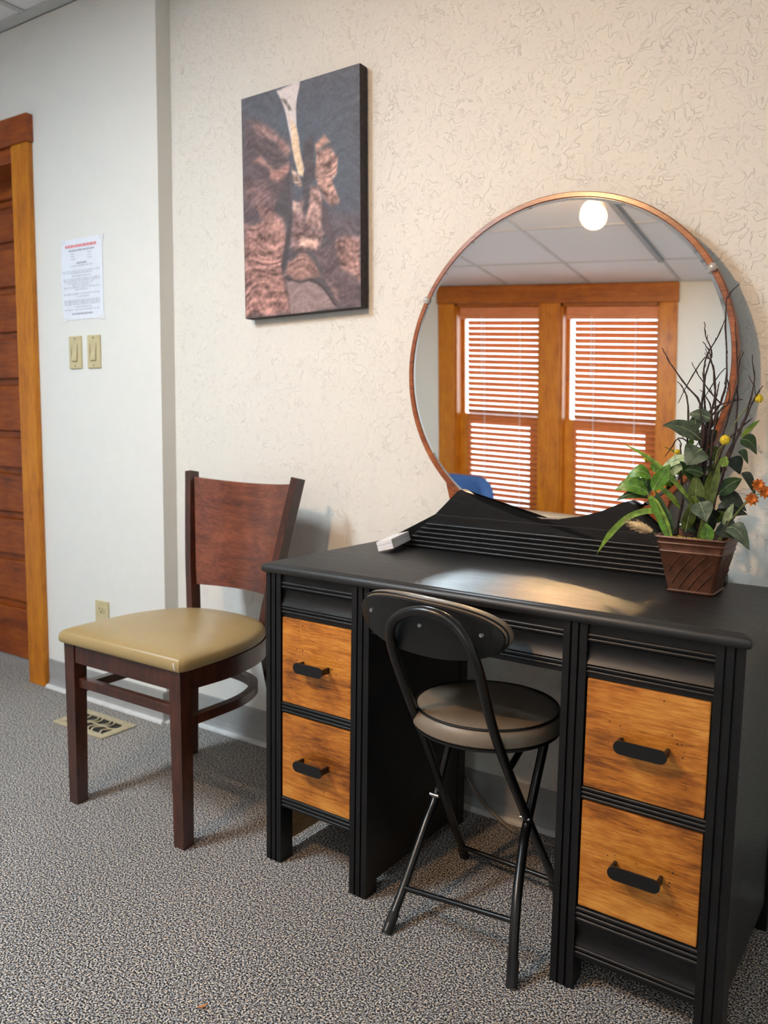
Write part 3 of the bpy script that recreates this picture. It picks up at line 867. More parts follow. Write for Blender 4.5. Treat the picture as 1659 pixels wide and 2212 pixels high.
for i, (a, b) in enumerate(BAYS):
    # dark carcass behind the drawers
    bm = B(); box(bm, a, b, FY + .03, YB - .01, .155, .645); obj('carcass', bm, 'black_plastic', desk)
    for z0, z1 in ((.424, .640), (.179, .397)):
        bm = B(); box(bm, a + .003, b - .003, FY + .003, FY + .030, z0 + .001, z1 - .001, .0025, 2)
        d = obj('drawer', bm, 'drawer_wood', desk)
        cx_, cz_ = (a + b) / 2 + .003, (z0 + z1) / 2
        hl = .090 if i == 0 else .098
        hy = FY - .028
        bm = B(); prism(bm, pill(cx_, cz_, hl, .026), hy - .0035, hy, XZ)
        for s in (-1, 1):
            xe = cx_ + s * (hl / 2 - .006)
            q = [(xe - .004, hy - .001), (xe - .004, FY + .004), (xe + .001, FY + .004), (xe + .001, hy - .001)]
            prism(bm, q, cz_ - .007, cz_ + .007, XYZ)
        h = obj('handle', bm, 'black_metal', d)
        # old nail holes and dents
        bm = B()
        rr = random.Random(int(1000 * (a + z0)))
        for _ in range(16):
            u, v, s = rr.uniform(a + .012, b - .012), rr.uniform(z0 + .01, z1 - .01), rr.uniform(.0006, .0018)
            if rr.random() < .6:
                u = cx_ + rr.choice((-1, 1)) * hl * rr.uniform(.45, .72); v = cz_ + rr.uniform(-.02, .035)
            prism(bm, [(u - s * .7, v - s), (u + s * .6, v - s * .8), (u + s * .8, v + s), (u - s * .5, v + s * .9)], FY + .0026, FY + .0034, XZ)
        o = obj('nail_marks', bm, 'slot_black', d); o['kind'] = 'stuff'
# raw timber runner seen under the left drawers
bm = B(); box(bm, .0125, .024, FY + .046, YB - .045, .03, .150); obj('inner_runner', bm, 'raw_wood', desk)
bm = B(); box(bm, .048, .2664, FY + .04, YB - .01, .142, .155); obj('drawer_bottom', bm, 'black_plastic', desk)

# ------------------------------------------------------------------ round mirror on its ribbed base
mir = thing('vanity_mirror', 'large round wood-rimmed mirror on a black ribbed base on the desk', 'mirror', (.56, -.10, H_), DR)
bc = .524
half = [(.451, .7702), (.451, .788), (.446, .7925), (.390, .7935), (.322, .850), (.303, .868), (.264, .902), (.236, .934), (.224, .940)]
arcR, arcz = .430, .880 + .430
arc = []
for k in range(17):
    x = .212 - .424 * k / 16
    arc.append((x, arcz - math.sqrt(arcR ** 2 - x * x)))
outl = [(bc + x, z) for x, z in half] + [(bc + x, z) for x, z in arc] + [(bc - x, z) for x, z in reversed(half)]
bm = B(); prism(bm, outl, -.116, -.092, XZ); bb = obj('base_board', bm, 'black_paint', mir)
def halfw(z):
    for (x0, z0), (x1, z1) in zip(half, half[1:]):
        if z0 <= z <= z1:
            return x0 + (x1 - x0) * (z - z0) / (z1 - z0)
    return half[0][0]
for k in range(6):
    z = .7765 + .0125 * k
    w = halfw(min(z + .004, .93)) - .001
    prof = [(-.1165 - .0062 * math.sin(PI * q / 6), z + .0052 * -math.cos(PI * q / 6)) for q in range(7)]
    bm = B(); prism(bm, prof + [(-.114, z + .0052), (-.114, z - .0052)], bc - w, bc + w, YZX); obj('rib', bm, 'black_paint', bb, smooth=True)
for s in (-1, 1):
    q = [(bc + s * .215, .8695), (bc + s * .329, .8675), (bc + s * .330, .8655), (bc + s * .215, .8675)]
bm = B(); box(bm, bc - .300, bc + .300, -.1168, -.1155, .8655, .8685); obj('groove', bm, 'slot_black', bb)
# rim and glass, leaning back a little towards the wall
CZ, RO = 1.2577, .422
bc = .539
tilt = Matrix.Translation((bc, -.083, 1.1)) @ Matrix.Rotation(-.030, 4, 'X') @ Matrix.Translation((-bc, .083, -1.1))
mwall = Matrix.Rotation(.028 - DR, 4, 'Z')
tw = Matrix.Translation((bc, -.083, 0)) @ mwall @ Matrix.Translation((-bc, .083, 0)) @ tilt
def mobj(name, bm, mat, par, smooth=True, crease=38):
    bmesh.ops.transform(bm, matrix=tw, verts=bm.verts)
    return obj(name, bm, mat, par, smooth=smooth, crease=crease)
ringp = lambda x, y, h: (bc + x, -.083 + h, CZ + y)
bm = B(); lathe(bm, [(RO, .032), (RO, -.001), (RO - .002, -.003), (RO - .012, -.003), (RO - .0135, -.001), (RO - .0135, .010), (0, .010), (0, .032)], 128, ringp); rim = mobj('rim', bm, 'frame_wood', mir)
# the old glass is not quite flat: a hair of twist across it, held by the clips
TWIST = .016
bm = B()
lathe(bm, [((RO - .0215) * k / 30, -.0035) for k in range(31)] + [(RO - .0142, -.0012), (RO - .0142, .008), (0, .008)], 128, lambda x, y, h: (bc + x, -.083 + h + TWIST * x * y, CZ + y))
gl = mobj('mirror_glass', bm, 'mirror_silver', mir, crease=6); gl['label'] = 'clear round mirror glass'
for s in (-1, 1):
    q = [(.304, .965), (.296, .945), (.290, .915), (.280, .885), (.20, .872), (.20, .90), (.250, .925)]
    bm = B(); prism(bm, [(bc + s * x, z) for x, z in q], -.0915, -.070, XZ); obj('rim_foot', bm, 'frame_wood', mir)
for ang in (math.atan2(.1854, -.3694), math.atan2(.2111, .3530)):
    c0 = (bc + (RO - .007) * math.cos(ang), CZ + (RO - .007) * math.sin(ang))
    bm = B(); lathe(bm, [(0, -.013), (.007, -.013), (.0095, -.010), (.0095, -.004), (.006, -.0025)], 16, lambda x, y, h: (c0[0] + x, -.083 + h, c0[1] + y))
    cl = mobj('clip', bm, 'clear_plastic', mir)
    bm = B(); lathe(bm, [(0, -.0145), (.0028, -.0142), (.0032, -.0130)], 10, lambda x, y, h: (c0[0] + x, -.083 + h, c0[1] + y))
    mobj('screw', bm, 'screw_steel', cl)

# ------------------------------------------------------------------ small white box leaning on the mirror base
lv = Vector((-.159, .986, .060)).normalized()
wv = Vector((.96, .155, .27)); wv = (wv - lv * wv.dot(lv)).normalized()
hv = wv.cross(lv)
org = Vector((.1225, -.2548, H_ + .0015))
bx_ = thing('small_box', 'small white two-layer cardboard box tilted beside the mirror base', 'box', tuple(org))
def obox(bm, a0, a1, b0, b1, c0, c1):
    b = B(); box(b, a0, a1, b0, b1, c0, c1, .0012, 2)
    bmesh.ops.transform(b, matrix=Matrix(((wv.x, lv.x, hv.x, org.x), (wv.y, lv.y, hv.y, org.y), (wv.z, lv.z, hv.z, org.z), (0, 0, 0, 1))), verts=b.verts)
    merge(bm, b)
bm = B(); obox(bm, 0, .046, 0, .118, 0, .0148); obj('tray', bm, 'box_white', bx_)
bm = B(); obox(bm, 0, .046, 0, .118, .0152, .026); obj('lid', bm, 'box_white', bx_)

# ------------------------------------------------------------------ folding stool
st = thing('folding_stool', 'black tubular folding stool with padded oval backrest pulled up to the desk', 'stool', (.55, -.45, 0))
TR = .0104
A = crom([(.404, -.252, .006), (.430, -.405, .209), (.433, -.503, .381), (.440, -.610, .545), (.448, -.690, .680), (.472, -.706, .734), (.540, -.713, .757), (.604, -.709, .738), (.645, -.699, .672), (.649, -.612, .500), (.652, -.450, .268), (.660, -.262, .006)], 7)
bm = B(); tube(bm, A, TR, 14); obj('back_frame', bm, 'black_metal', st, smooth=True)
BL_ = crom([(.412, -.632, .004), (.412, -.567, .072), (.412, -.475, .182), (.411, -.432, .225), (.410, -.400, .280), (.415, -.365, .37), (.425, -.34, .455)], 6)
bm = B(); tube(bm, BL_, TR, 14); obj('leg', bm, 'black_metal', st, smooth=True)
BR_ = crom([(.711, -.632, .004), (.690, -.575, .13), (.664, -.49, .212), (.652, -.445, .24), (.650, -.415, .29), (.652, -.37, .385), (.655, -.345, .455)], 6)
bm = B(); tube(bm, BR_, TR, 14); obj('leg', bm, 'black_metal', st, smooth=True)
for p, q in (((.412, -.632, 0), (.412, -.602, .034)), ((.711, -.632, 0), (.704, -.612, .045)), ((.404, -.252, 0), (.408, -.277, .034)), ((.660, -.262, 0), (.659, -.287, .036))):
    bm = B(); tube(bm, [p, q], .0122, 14); obj('rubber_foot', bm, 'rubber', st, smooth=True)
bm = B(); tube(bm, [(.412, -.567, .075), (.692, -.585, .108)], .0062, 10); obj('rung', bm, 'black_metal', st, smooth=True)
bm = B(); tube(bm, [(.410, -.285, .045), (.657, -.294, .045)], .0062, 10); obj('rung', bm, 'black_metal', st, smooth=True)
bm = B(); tube(bm, [(.645, -.40, .455), (.650, -.545, .405)], .007, 8); obj('brace', bm, 'black_metal', st, smooth=True)
bm = B(); tube(bm, [(.43, -.40, .455), (.433, -.52, .405)], .007, 8); obj('brace', bm, 'black_metal', st, smooth=True)
for p in ((.422, -.450, .250), (.651, -.452, .262)):
    bm = B(); lathe(bm, [(0, .012), (.004, .0115), (.005, .009), (.005, -.012), (0, -.012)], 12, lambda x, y, h: (p[0] + h, p[1] + x, p[2] + y)); obj('pivot_bolt', bm, 'screw_steel', st, smooth=True)
SCX, SCY, SR = .552, -.455, .168
sp = lambda x, y, h: (SCX + x, SCY + y, h)
bm = B(); lathe(bm, [(0, .452), (SR - .012, .452), (SR - .006, .456), (SR - .006, .460), (0, .460)], 48, sp); obj('seat_board', bm, 'black_plastic', st, smooth=True)
bm = B(); lathe(bm, [(0, .460), (SR - .01, .460), (SR - .002, .466), (SR, .478), (SR - .004, .492), (SR - .012, .500), (SR - .04, .506), (SR - .09, .509), (0, .510)], 56, sp); cu = obj('seat_cushion', bm, 'taupe_leather', st, smooth=True)
bm = B(); tube(bm, [(SCX + (SR - .0105) * math.cos(2 * PI * k / 64), SCY + (SR - .0105) * math.sin(2 * PI * k / 64), .5005) for k in range(65)], .0028, 8, caps=False); obj('piping', bm, 'black_plastic', cu, smooth=True)
# backrest: curved oval plate with a pad on the seat side
BCX, BCZ, BA, BBh = .508, .712, .168, .056
def oval(scale, yoff, n=56, dz=0.0):
    out = []
    for k in range(n):
        a = 2 * PI * k / n
        ca, sa = math.cos(a), math.sin(a)
        x = BA * scale * (abs(ca) ** .86) * (1 if ca >= 0 else -1)
        z = BBh * (1 - (1 - scale) * BA / BBh * .55) * (abs(sa) ** .9) * (1 if sa >= 0 else -1)
        out.append((BCX + x, -.683 + yoff + 1.55 * x * x - .12 * z, BCZ + z + dz - .05 * x))
    return out
def oval_shell(levels, dz=0):
    bm = B()
    rings = [oval(s, y, dz=dz) for s, y in levels]
    loft(bm, rings, False, False)
    for idx in (0, -1):
        ring = rings[idx]
        n = len(ring)
        # fill as strips between mirrored points so the curved oval stays smooth
        vs = [bm.verts.new(p) for p in ring]
        for k in range(n // 2):
            i0, i1, j1, j0 = k, k + 1, (n - k - 1) % n, (n - k) % n
            f = [vs[i0], vs[i1], vs[j1], vs[j0]]
            f = list(dict.fromkeys(f))
            if len(f) > 2:
                bm.faces.new(f)
    bmesh.ops.remove_doubles(bm, verts=bm.verts, dist=1e-5)
    return bm
obj('back_plate', oval_shell([(.985, -.002), (1.0, .0), (1.0, .005), (.99, .007)]), 'black_plastic', st, smooth=True)
pad = obj('back_pad', oval_shell([(.985, .008), (1.02, .012), (1.035, .022), (1.02, .032), (.96, .037), (.8, .040)], .004), 'taupe_leather', st, smooth=True)
bm = B(); ring = oval(1.018, .0095, 72, .003); tube(bm, ring + [ring[0]], .0022, 6, caps=False); obj('piping', bm, 'black_plastic', pad, smooth=True)
for x in (-.128, .005, .128):
    y = -.683 - .003 + 1.55 * x * x
    bm = B(); lathe(bm, [(0, -.003), (.004, -.0025), (.0055, 0), (.0055, .004)], 12, lambda a, b, h: (BCX + x + a, y + h, BCZ + b - .05 * x + .008)); obj('screw', bm, 'screw_steel', st, smooth=True)

# ------------------------------------------------------------------ side chair
ch = thing('side_chair', 'dark wood side chair with tan vinyl seat standing left of the desk', 'chair', (-.4475, -.44, 0))
CX = -.4475
hw_ = [(.245, -.664), (.252, -.640), (.2535, -.58), (.2525, -.50), (.245, -.42), (.224, -.345), (.185, -.275), (.13, -.233), (.065, -.214)]
out_r = [(CX + x, y) for x, y in hw_]
out_l = [(CX - x, y) for x, y in hw_]
seat_o = out_r + [(CX, -.209)] + list(reversed(out_l))
def fine(o, k=4):
    P = [Vector((x, y, 0)) for x, y in o]
    return [(v.x, v.y) for v in crom(P, k)]
so = fine(seat_o)
def ins(o, f, cx_=CX, cy_=-.45):
    return [(cx_ + (x - cx_) * (1 - f), cy_ + (y - cy_) * (1 - f)) for x, y in o]
bm = B()
loft(bm, [[(x, y, z) for x, y in ins(so, f)] for f, z in ((.06, .479), (.015, .480), (-.004, .486), (-.006, .495), (.004, .506), (.03, .514), (.09, .520), (.22, .526), (.45, .530), (.75, .532))])
cus = obj('seat_cushion', bm, 'tan_vinyl', ch, smooth=True)
bm = B(); tube(bm, [(-.214, -.672, .507), (-.210, -.6735, .498), (-.209, -.672, .490)], .0012, 6); obj('seam_split', bm, 'paper_white', cus)
def leg(x, y, sx_):
    bm = B()
    rings = []
    for z, w, d in ((0, .034, .034), (.004, .036, .036), (.30, .040, .040), (.478, .043, .043)):
        dx = -sx_ * 0 + sx_ * (.004 * (1 - z / .478))
        rings.append([(x + dx + a * w / 2, y + b * d / 2, z) for a, b in ((-1, -1), (1, -1), (1, 1), (-1, 1))])
    loft(bm, rings)
    obj('leg', bm, 'chair_wood', ch)
leg(-.664, -.632, -1); leg(-.231, -.632, 1)
bm = B(); box(bm, -.643, -.252, -.650, -.622, .424, .478, .002, 1); obj('front_apron', bm, 'chair_wood', ch)
bm = B(); box(bm, -.643, -.252, -.640, -.618, .350, .377, .002, 1); obj('front_stretcher', bm, 'chair_wood', ch)
def ustrip(name, pts, w, h, z):
    path = [(x, y, z) for x, y in fine(pts, 5)]
    bm = B(); tube(bm, path, 1, section=rect(w, h), up=(0, 0, 1)); obj(name, bm, 'chair_wood', ch, smooth=True)
u_apron = [(CX + .228, -.612)] + [(CX + x * .945, y) for x, y in hw_[3:]] + [(CX, -.212)] + [(CX - x * .945, y) for x, y in reversed(hw_[3:])] + [(CX - .228, -.612)]
ustrip('bent_apron', u_apron, .022, .054, .451)
u_st = [(CX + .224, -.612), (CX + .228, -.52), (CX + .226, -.43), (CX + .20, -.35), (CX + .15, -.29), (CX + .08, -.262), (CX, -.255), (CX - .08, -.262), (CX - .15, -.29), (CX - .20, -.35), (CX - .226, -.43), (CX - .228, -.52), (CX - .224, -.612)]
ustrip('bent_stretcher', u_st, .024, .025, .338)
def ppost(s):
    path = crom([(CX + s * .208, -.205, 0), (CX + s * .184, -.222, .25), (CX + s * .154, -.238, .48), (CX + s * .182, -.215, .68), (CX + s * .224, -.172, .945)], 5)
    bm = B(); tube(bm, path, 1, section=rect(.024, .038), up=(0, -1, .1)); obj('back_post', bm, 'chair_wood', ch, smooth=True)
ppost(-1); ppost(1)
bm = B()
rows = []
NU, NV = 24, 8
for side in (0, 1):
    grid = []
    for j in range(NV + 1):
        t = j / NV
        row = []
        for i in range(NU + 1):
            u = -1 + 2 * i / NU
            hwd = (.160 + (.216 - .160) * t) * .985
            z = .588 + (.928 - .588) * t
            if t == 1: z -= .012 * (1 - u * u)
            if t == 0: z -= .004 * (1 - u * u)
            y = -.226 + (.226 - .178) * t + .045 * (1 - u * u) + (.012 if side else 0)
            row.append(bm.verts.new((CX + u * hwd, y, z)))
        grid.append(row)
    rows.append(grid)
    for j in range(NV):
        for i in range(NU):
            bm.faces.new((grid[j][i], grid[j][i + 1], grid[j + 1][i + 1], grid[j + 1][i]))
a, b = rows
for i in range(NU):
    for j in (0, NV):
        bm.faces.new((a[j][i], a[j][i + 1], b[j][i + 1], b[j][i]))
for j in range(NV):
    for i in (0, NU):
        bm.faces.new((a[j][i], a[j + 1][i], b[j + 1][i], b[j][i]))
obj('back_panel', bm, 'chair_panel_wood', ch, smooth=True)

# ------------------------------------------------------------------ canvas picture
import_uv = None
def art_color():
    NX, NY = 150, 220
    cols = []
    def inside(P, x, y):
        c = False
        j = len(P) - 1
        for i in range(len(P)):
            xi, yi = P[i]; xj, yj = P[j]
            if (yi > y) != (yj > y) and x < (xj - xi) * (y - yi) / (yj - yi) + xi:
                c = not c
            j = i
        return c
    def dist(P, x, y):
        d = 9.0
        for (x0, y0), (x1, y1) in zip(P, P[1:] + P[:1]):
            vx, vy = x1 - x0, y1 - y0
            t = max(0, min(1, ((x - x0) * vx + (y - y0) * vy) / (vx * vx + vy * vy + 1e-9)))
            d = min(d, math.hypot(x - x0 - t * vx, y - y0 - t * vy))
        return d
    boxes = [(min(p[0] for p in P) - 2 * s, max(p[0] for p in P) + 2 * s, min(p[1] for p in P) - 2 * s, max(p[1] for p in P) + 2 * s) for P, c, s, t in ART]
    for j in range(NY + 1):
        for i in range(NX + 1):
            u, v = i / NX, j / NY
            nx = noise.noise((u * 7, v * 9, 3.1)) * .018
            ny = noise.noise((u * 7, v * 9, 8.7)) * .018
            x, y = u + nx, v + ny
            base = (78 - 6 * (1 - v), 66 + 10 * v, 72 + 14 * v)
            c = list(base)
            st_ = .3
            for (P, col, sf, stt), bb_ in zip(ART, boxes):
                if not (bb_[0] < x < bb_[1] and bb_[2] < y < bb_[3]):
                    continue
                d = dist(P, x, y)
                sgn = d if inside(P, x, y) else -d
                w = max(0, min(1, .5 + sgn / (2 * sf)))
                w = w * w * (3 - 2 * w)
                for k in range(3):
                    c[k] += (col[k] - c[k]) * w
                st_ += (stt - st_) * w
            # rock strata: dipping bands of light and dark
            s1 = noise.noise((u * 9 + 2 * v, v * 62 + 6 * noise.noise((u * 5, v * 5, 1)), 0.5))
            s2 = noise.noise((u * 40, v * 70, 4.5))
            s3 = noise.noise((u * 95, v * 140, 9.5))
            f = 1 + st_ * (.50 * s1 + .30 * s2) + .10 * s3
            f = max(.5, min(1.4, f))
            c = [q + 52 * max(0, 1 - q / 165) * (.45 + .55 * v) for q in c]  # surface sheen put into the print colour: darks lifted, more towards the top
            cols.append(tuple(lin(tuple(max(0, min(255, q * f)) for q in c))))
    return NX, NY, cols
NX, NY, acol = art_color()
CW, CH, CT = .4613, .6833, .040
pic = thing('canvas_picture', 'unframed canvas photo of a reddish slot canyon hanging on the wall', 'picture', (-.3319, -.001, 1.7866))
pic.rotation_euler = (0, -.0206, 0)
OFF[pic.name] = Vector((0, 0, 0))
bm = B(); box(bm, -CW / 2, CW / 2, -CT, -.004, -CH / 2, CH / 2, .002, 2); obj('stretcher_wrap', bm, 'canvas_edge', pic)
me = bpy.data.meshes.new('printed_face')
vs = [(-CW / 2 + .001 + (CW - .002) * i / NX, -CT - .0006, -CH / 2 + .001 + (CH - .002) * j / NY) for j in range(NY + 1) for i in range(NX + 1)]
fs = [(j * (NX + 1) + i, j * (NX + 1) + i + 1, (j + 1) * (NX + 1) + i + 1, (j + 1) * (NX + 1) + i) for j in range(NY) for i in range(NX)]
me.from_pydata(vs, [], fs)
ca = me.color_attributes.new('print', 'FLOAT_COLOR', 'POINT')
ca.data.foreach_set('color', [q for c in acol for q in c])
t = NT('canvas_print')
at = t.n('ShaderNodeAttribute', attribute_name='print')
t.l(at.outputs['Color'], t.p.inputs['Base Color'])
t.set(Roughness=0.6)
t.p.inputs['Specular IOR Level'].default_value = 0.4
t.bump(t.noise(t.coord(), 900, 2), 0.15, 0.0008)
me.materials.append(t.m)
o = bpy.data.objects.new('printed_face', me); COL.objects.link(o); o.parent = pic
o['label'] = 'printed canyon photograph on the canvas front'

# ------------------------------------------------------------------ things on the left wall
WY = -BUMP
pap = thing('notice_sheet', 'white printed notice with a red heading taped above the light switches', 'notice', (-1.359, WY, 1.63))
pap.rotation_euler = (0, 0, 0)
bm = B()
g = []
for j in range(13):
    row = []
    for i in range(9):
        u, v = i / 8, j / 12
        x = -1.478 + .238 * u; z = 1.482 + .296 * v
        y = WY - .0012 - .007 * max(0, .25 - u) * 4 * math.sin(PI * min(1, max(0, v))) * .8
        row.append((x, y, z))
    g.append(row)
for d in (0, .0004):
    vv = [[bm.verts.new((x, y - d, z)) for x, y, z in row] for row in g]
    for j in range(12):
        for i in range(8):
            bm.faces.new((vv[j][i], vv[j][i + 1], vv[j + 1][i + 1], vv[j + 1][i]))
obj('sheet', bm, 'paper_white', pap)
def words(bm, x0, x1, z, h, rr, gap=.005):
    x = x0
    while x < x1 - .004:
        w = min(rr.uniform(.008, .024), x1 - x)
        u = (x + w / 2 + 1.478) / .238; v = (z - 1.482) / .296
        y = WY - .0012 - .007 * max(0, .25 - u) * 4 * math.sin(PI * v) * .8 - .0012
        f = [bm.verts.new(p) for p in ((x, y, z), (x + w, y, z), (x + w, y, z + h), (x, y, z + h))]
        bm.faces.new(f)
        x += w + gap * rr.uniform(.5, 1)
rr = random.Random(3)
bm = B(); words(bm, -1.455, -1.268, 1.747, .010, rr, .003); obj('red_heading', bm, 'print_red', pap)['kind'] = 'stuff'
bm = B()
for (a, b, z) in ((-1.435, -1.285, 1.733), (-1.39, -1.33, 1.686), (-1.425, -1.300, 1.500)):
    words(bm, a, b, z, .006, rr, .003)
obj('bold_lines', bm, 'print_dark', pap)['kind'] = 'stuff'
bm = B()
for (a, b, z) in ((-1.425, -1.40, 1.722), (-1.325, -1.30, 1.722), (-1.425, -1.40, 1.712), (-1.325, -1.30, 1.712), (-1.425, -1.40, 1.702), (-1.325, -1.30, 1.702),
                  (-1.425, -1.30, 1.677), (-1.468, -1.256, 1.658), (-1.468, -1.30, 1.651), (-1.42, -1.30, 1.640), (-1.468, -1.256, 1.629), (-1.468, -1.256, 1.622), (-1.45, -1.29, 1.614),
                  (-1.42, -1.31, 1.606), (-1.468, -1.256, 1.598), (-1.40, -1.33, 1.590), (-1.468, -1.256, 1.574), (-1.39, -1.32, 1.564), (-1.468, -1.256, 1.550), (-1.468, -1.256, 1.543), (-1.468, -1.256, 1.536),
                  (-1.41, -1.31, 1.526), (-1.468, -1.256, 1.516)):
    words(bm, a, b, z, .0045, rr)
obj('text_lines', bm, 'print_grey', pap)['kind'] = 'stuff'
for x, z in ((-1.470, 1.772), (-1.245, 1.772), (-1.470, 1.484), (-1.245, 1.484)):
    bm = B(); box(bm, x - .014, x + .014, WY - .0026, WY - .0008, z - .008, z + .008); obj('tape', bm, 'box_white', pap)

for xa, lab in ((-1.446, 'ivory rocker light switch nearer the door, left of the pair'), (-1.335, 'ivory rocker light switch farther from the door, right of the pair')):
    sw = thing('light_switch', lab, 'switch', (xa + .037, WY, 1.358), 0, 'light switches under the notice')
    bm = B(); box(bm, xa, xa + .074, WY - .007, WY, 1.298, 1.420, .003); obj('plate', bm, 'ivory_plastic', sw)
    bm = B(); q = [(WY - .006, 1.325), (WY - .0135, 1.327), (WY - .0085, 1.358), (WY - .0085, 1.392), (WY - .006, 1.394)]
    prism(bm, q, xa + .020, xa + .054, YZX); obj('rocker', bm, 'ivory_plastic', sw)
    for z in (1.308, 1.410):
        bm = B(); lathe(bm, [(0, -.0082), (.003, -.008), (.0034, -.0068)], 10, lambda x, y, h: (xa + .037 + x, WY + h, z + y)); obj('screw', bm, 'ivory_dark', sw)
ou = thing('wall_outlet', 'ivory duplex power outlet low on the wall behind the chair seat', 'outlet', (-1.29, WY, .35))
bm = B(); box(bm, -1.328, -1.250, WY - .007, WY, .285, .410, .003); obj('plate', bm, 'ivory_plastic', ou)
for zc in (.376, .320):
    bm = B(); prism(bm, pill(-1.289, zc, .036, .030, 6), WY - .010, WY - .006, XZ); r_ = obj('receptacle', bm, 'ivory_plastic', ou)
    for dx, dz, w, h in ((-.008, .003, .003, .010), (.008, .003, .003, .008), (0, -.008, .006, .006)):
        bm = B(); box(bm, -1.289 + dx - w / 2, -1.289 + dx + w / 2, WY - .0104, WY - .0098, zc + dz - h / 2, zc + dz + h / 2); obj('slot', bm, 'slot_black', r_)

# floor register by the left wall
ve = thing('floor_register', 'beige scrollwork floor vent set in the carpet by the left wall', 'vent', (-1.135, -.225, 0))
vx0, vx1, vy0, vy1 = -1.275, -.995, -.305, -.150
bm = B()
box(bm, vx0, vx1, vy0, vy0 + .028, 0, .006, .002, 1); box(bm, vx0, vx1, vy1 - .028, vy1, 0, .006, .002, 1)
box(bm, vx0, vx0 + .034, vy0 + .028, vy1 - .028, 0, .006, .002, 1); box(bm, vx1 - .034, vx1, vy0 + .028, vy1 - .028, 0, .006, .002, 1)
obj('frame', bm, 'vent_metal', ve)
bm = B(); box(bm, vx0 + .03, vx1 - .03, vy0 + .025, vy1 - .025, .0006, .0016); obj('dark_opening', bm, 'slot_black', ve)
for k in range(6):
    x = vx0 + .055 + k * .034
    y = (vy0 + vy1) / 2
    pts = []
    for q in range(15):
        a = q / 14
        pts.append((x + .018 * math.sin(a * 2 * PI) + (.010 if k % 2 else -.002), y + .050 * (1 - 2 * a), .0042))
    bm = B(); tube(bm, pts, 1, section=rect(.006, .003), up=(0, 0, 1)); obj('scroll', bm, 'vent_metal', ve)
bm = B(); box(bm, vx0 + .03, vx1 - .03, (vy0 + vy1) / 2 - .003, (vy0 + vy1) / 2 + .003, .0032, .0055); obj('cross_bar', bm, 'vent_metal', ve)

# cord behind the desk and a dry leaf on the carpet
cord = crom([(.258, -.035, .36), (.262, -.04, .24), (.268, -.05, .165), (.315, -.06, .10), (.380, -.075, .055), (.450, -.085, .022), (.52, -.085, .008), (.62, -.07, .007), (.70, -.05, .007)], 8)
bm = B(); tube(bm, cord, .0052, 8)
tag(obj('power_cord', bm, 'cord_grey', off=(.45, -.06, 0), smooth=True), 'thin grey cord curving down to the floor behind the stool', 'cord')
bm = B()
lf = [(-.024, -.002), (-.012, .005), (.004, .007), (.018, .004), (.027, .0), (.016, -.005), (.0, -.007), (-.014, -.006)]
mpf = lambda u, v, w: (.250 + .42 * (u * .5 - v * .87), -1.025 + .42 * (u * .87 + v * .5), .004 + w + abs(u) * .12)
prism(bm, lf, 0, .0012, mpf)
tag(obj('dry_leaf', bm, 'dry_leaf', off=(.25, -1.025, 0)), 'tiny orange dry leaf lying on the grey carpet', 'leaf')

# ------------------------------------------------------------------ furniture seen only in the mirror
ac = thing('tub_chair', 'blue upholstered tub chair near the windows, seen in the mirror', 'chair', (-1.83, -4.25, 0))
bm = B()
pathc = [(-1.83 + .36 * math.cos(a), -4.25 - .30 * math.sin(a)) for a in [PI * -.08 + PI * 1.16 * k / 24 for k in range(25)]]
rings = []
for k, (x, y) in enumerate(pathc):
    t = abs(k / 12 - 1)
    top = .885 - .26 * max(0, t - .35) ** 1.3 / .57
    d = Vector((x + 1.83, y + 4.25, 0)).normalized() * .055
    ring = []
    for q in range(12):
        a = 2 * PI * q / 12
        zz = .16 + (top - .16) * (.5 + .5 * math.sin(a)) if False else (.18 if math.sin(a) < -.3 else top - .05 + .05 * math.sin(a))
        ring.append((x + d.x * math.cos(a), y + d.y * math.cos(a), zz))
    rings.append(ring)
loft(bm, rings); obj('wrap_back', bm, 'blue_fabric', ac, smooth=True)
bm = B(); box(bm, -2.13, -1.53, -4.50, -3.96, .20, .46, .05, 4); obj('seat_cushion', bm, 'blue_fabric', ac, smooth=True)
for x in (-2.09, -1.57):
    for y in (-4.42, -4.02):
        bm = B(); tube(bm, [(x, y, 0), (x, y, .21)], .016, 10, .024); obj('leg', bm, 'chair_wood', ac, smooth=True)
ot = thing('bench', 'beige upholstered bench below the windows, seen at the mirror bottom', 'bench', (-.85, -4.4, 0))
bm = B(); box(bm, -1.33, -.36, -4.68, -4.12, .50, .645, .05, 4); obj('cushion', bm, 'beige_fabric', ot, smooth=True)
bm = B(); box(bm, -1.31, -.38, -4.66, -4.14, .14, .51, .02, 2); obj('body', bm, 'beige_fabric', ot)
for x in (-1.27, -.42):
    for y in (-4.60, -4.20):
        bm = B(); tube(bm, [(x, y, 0), (x, y, .15)], .018, 10, .026); obj('leg', bm, 'chair_wood', ot, smooth=True)

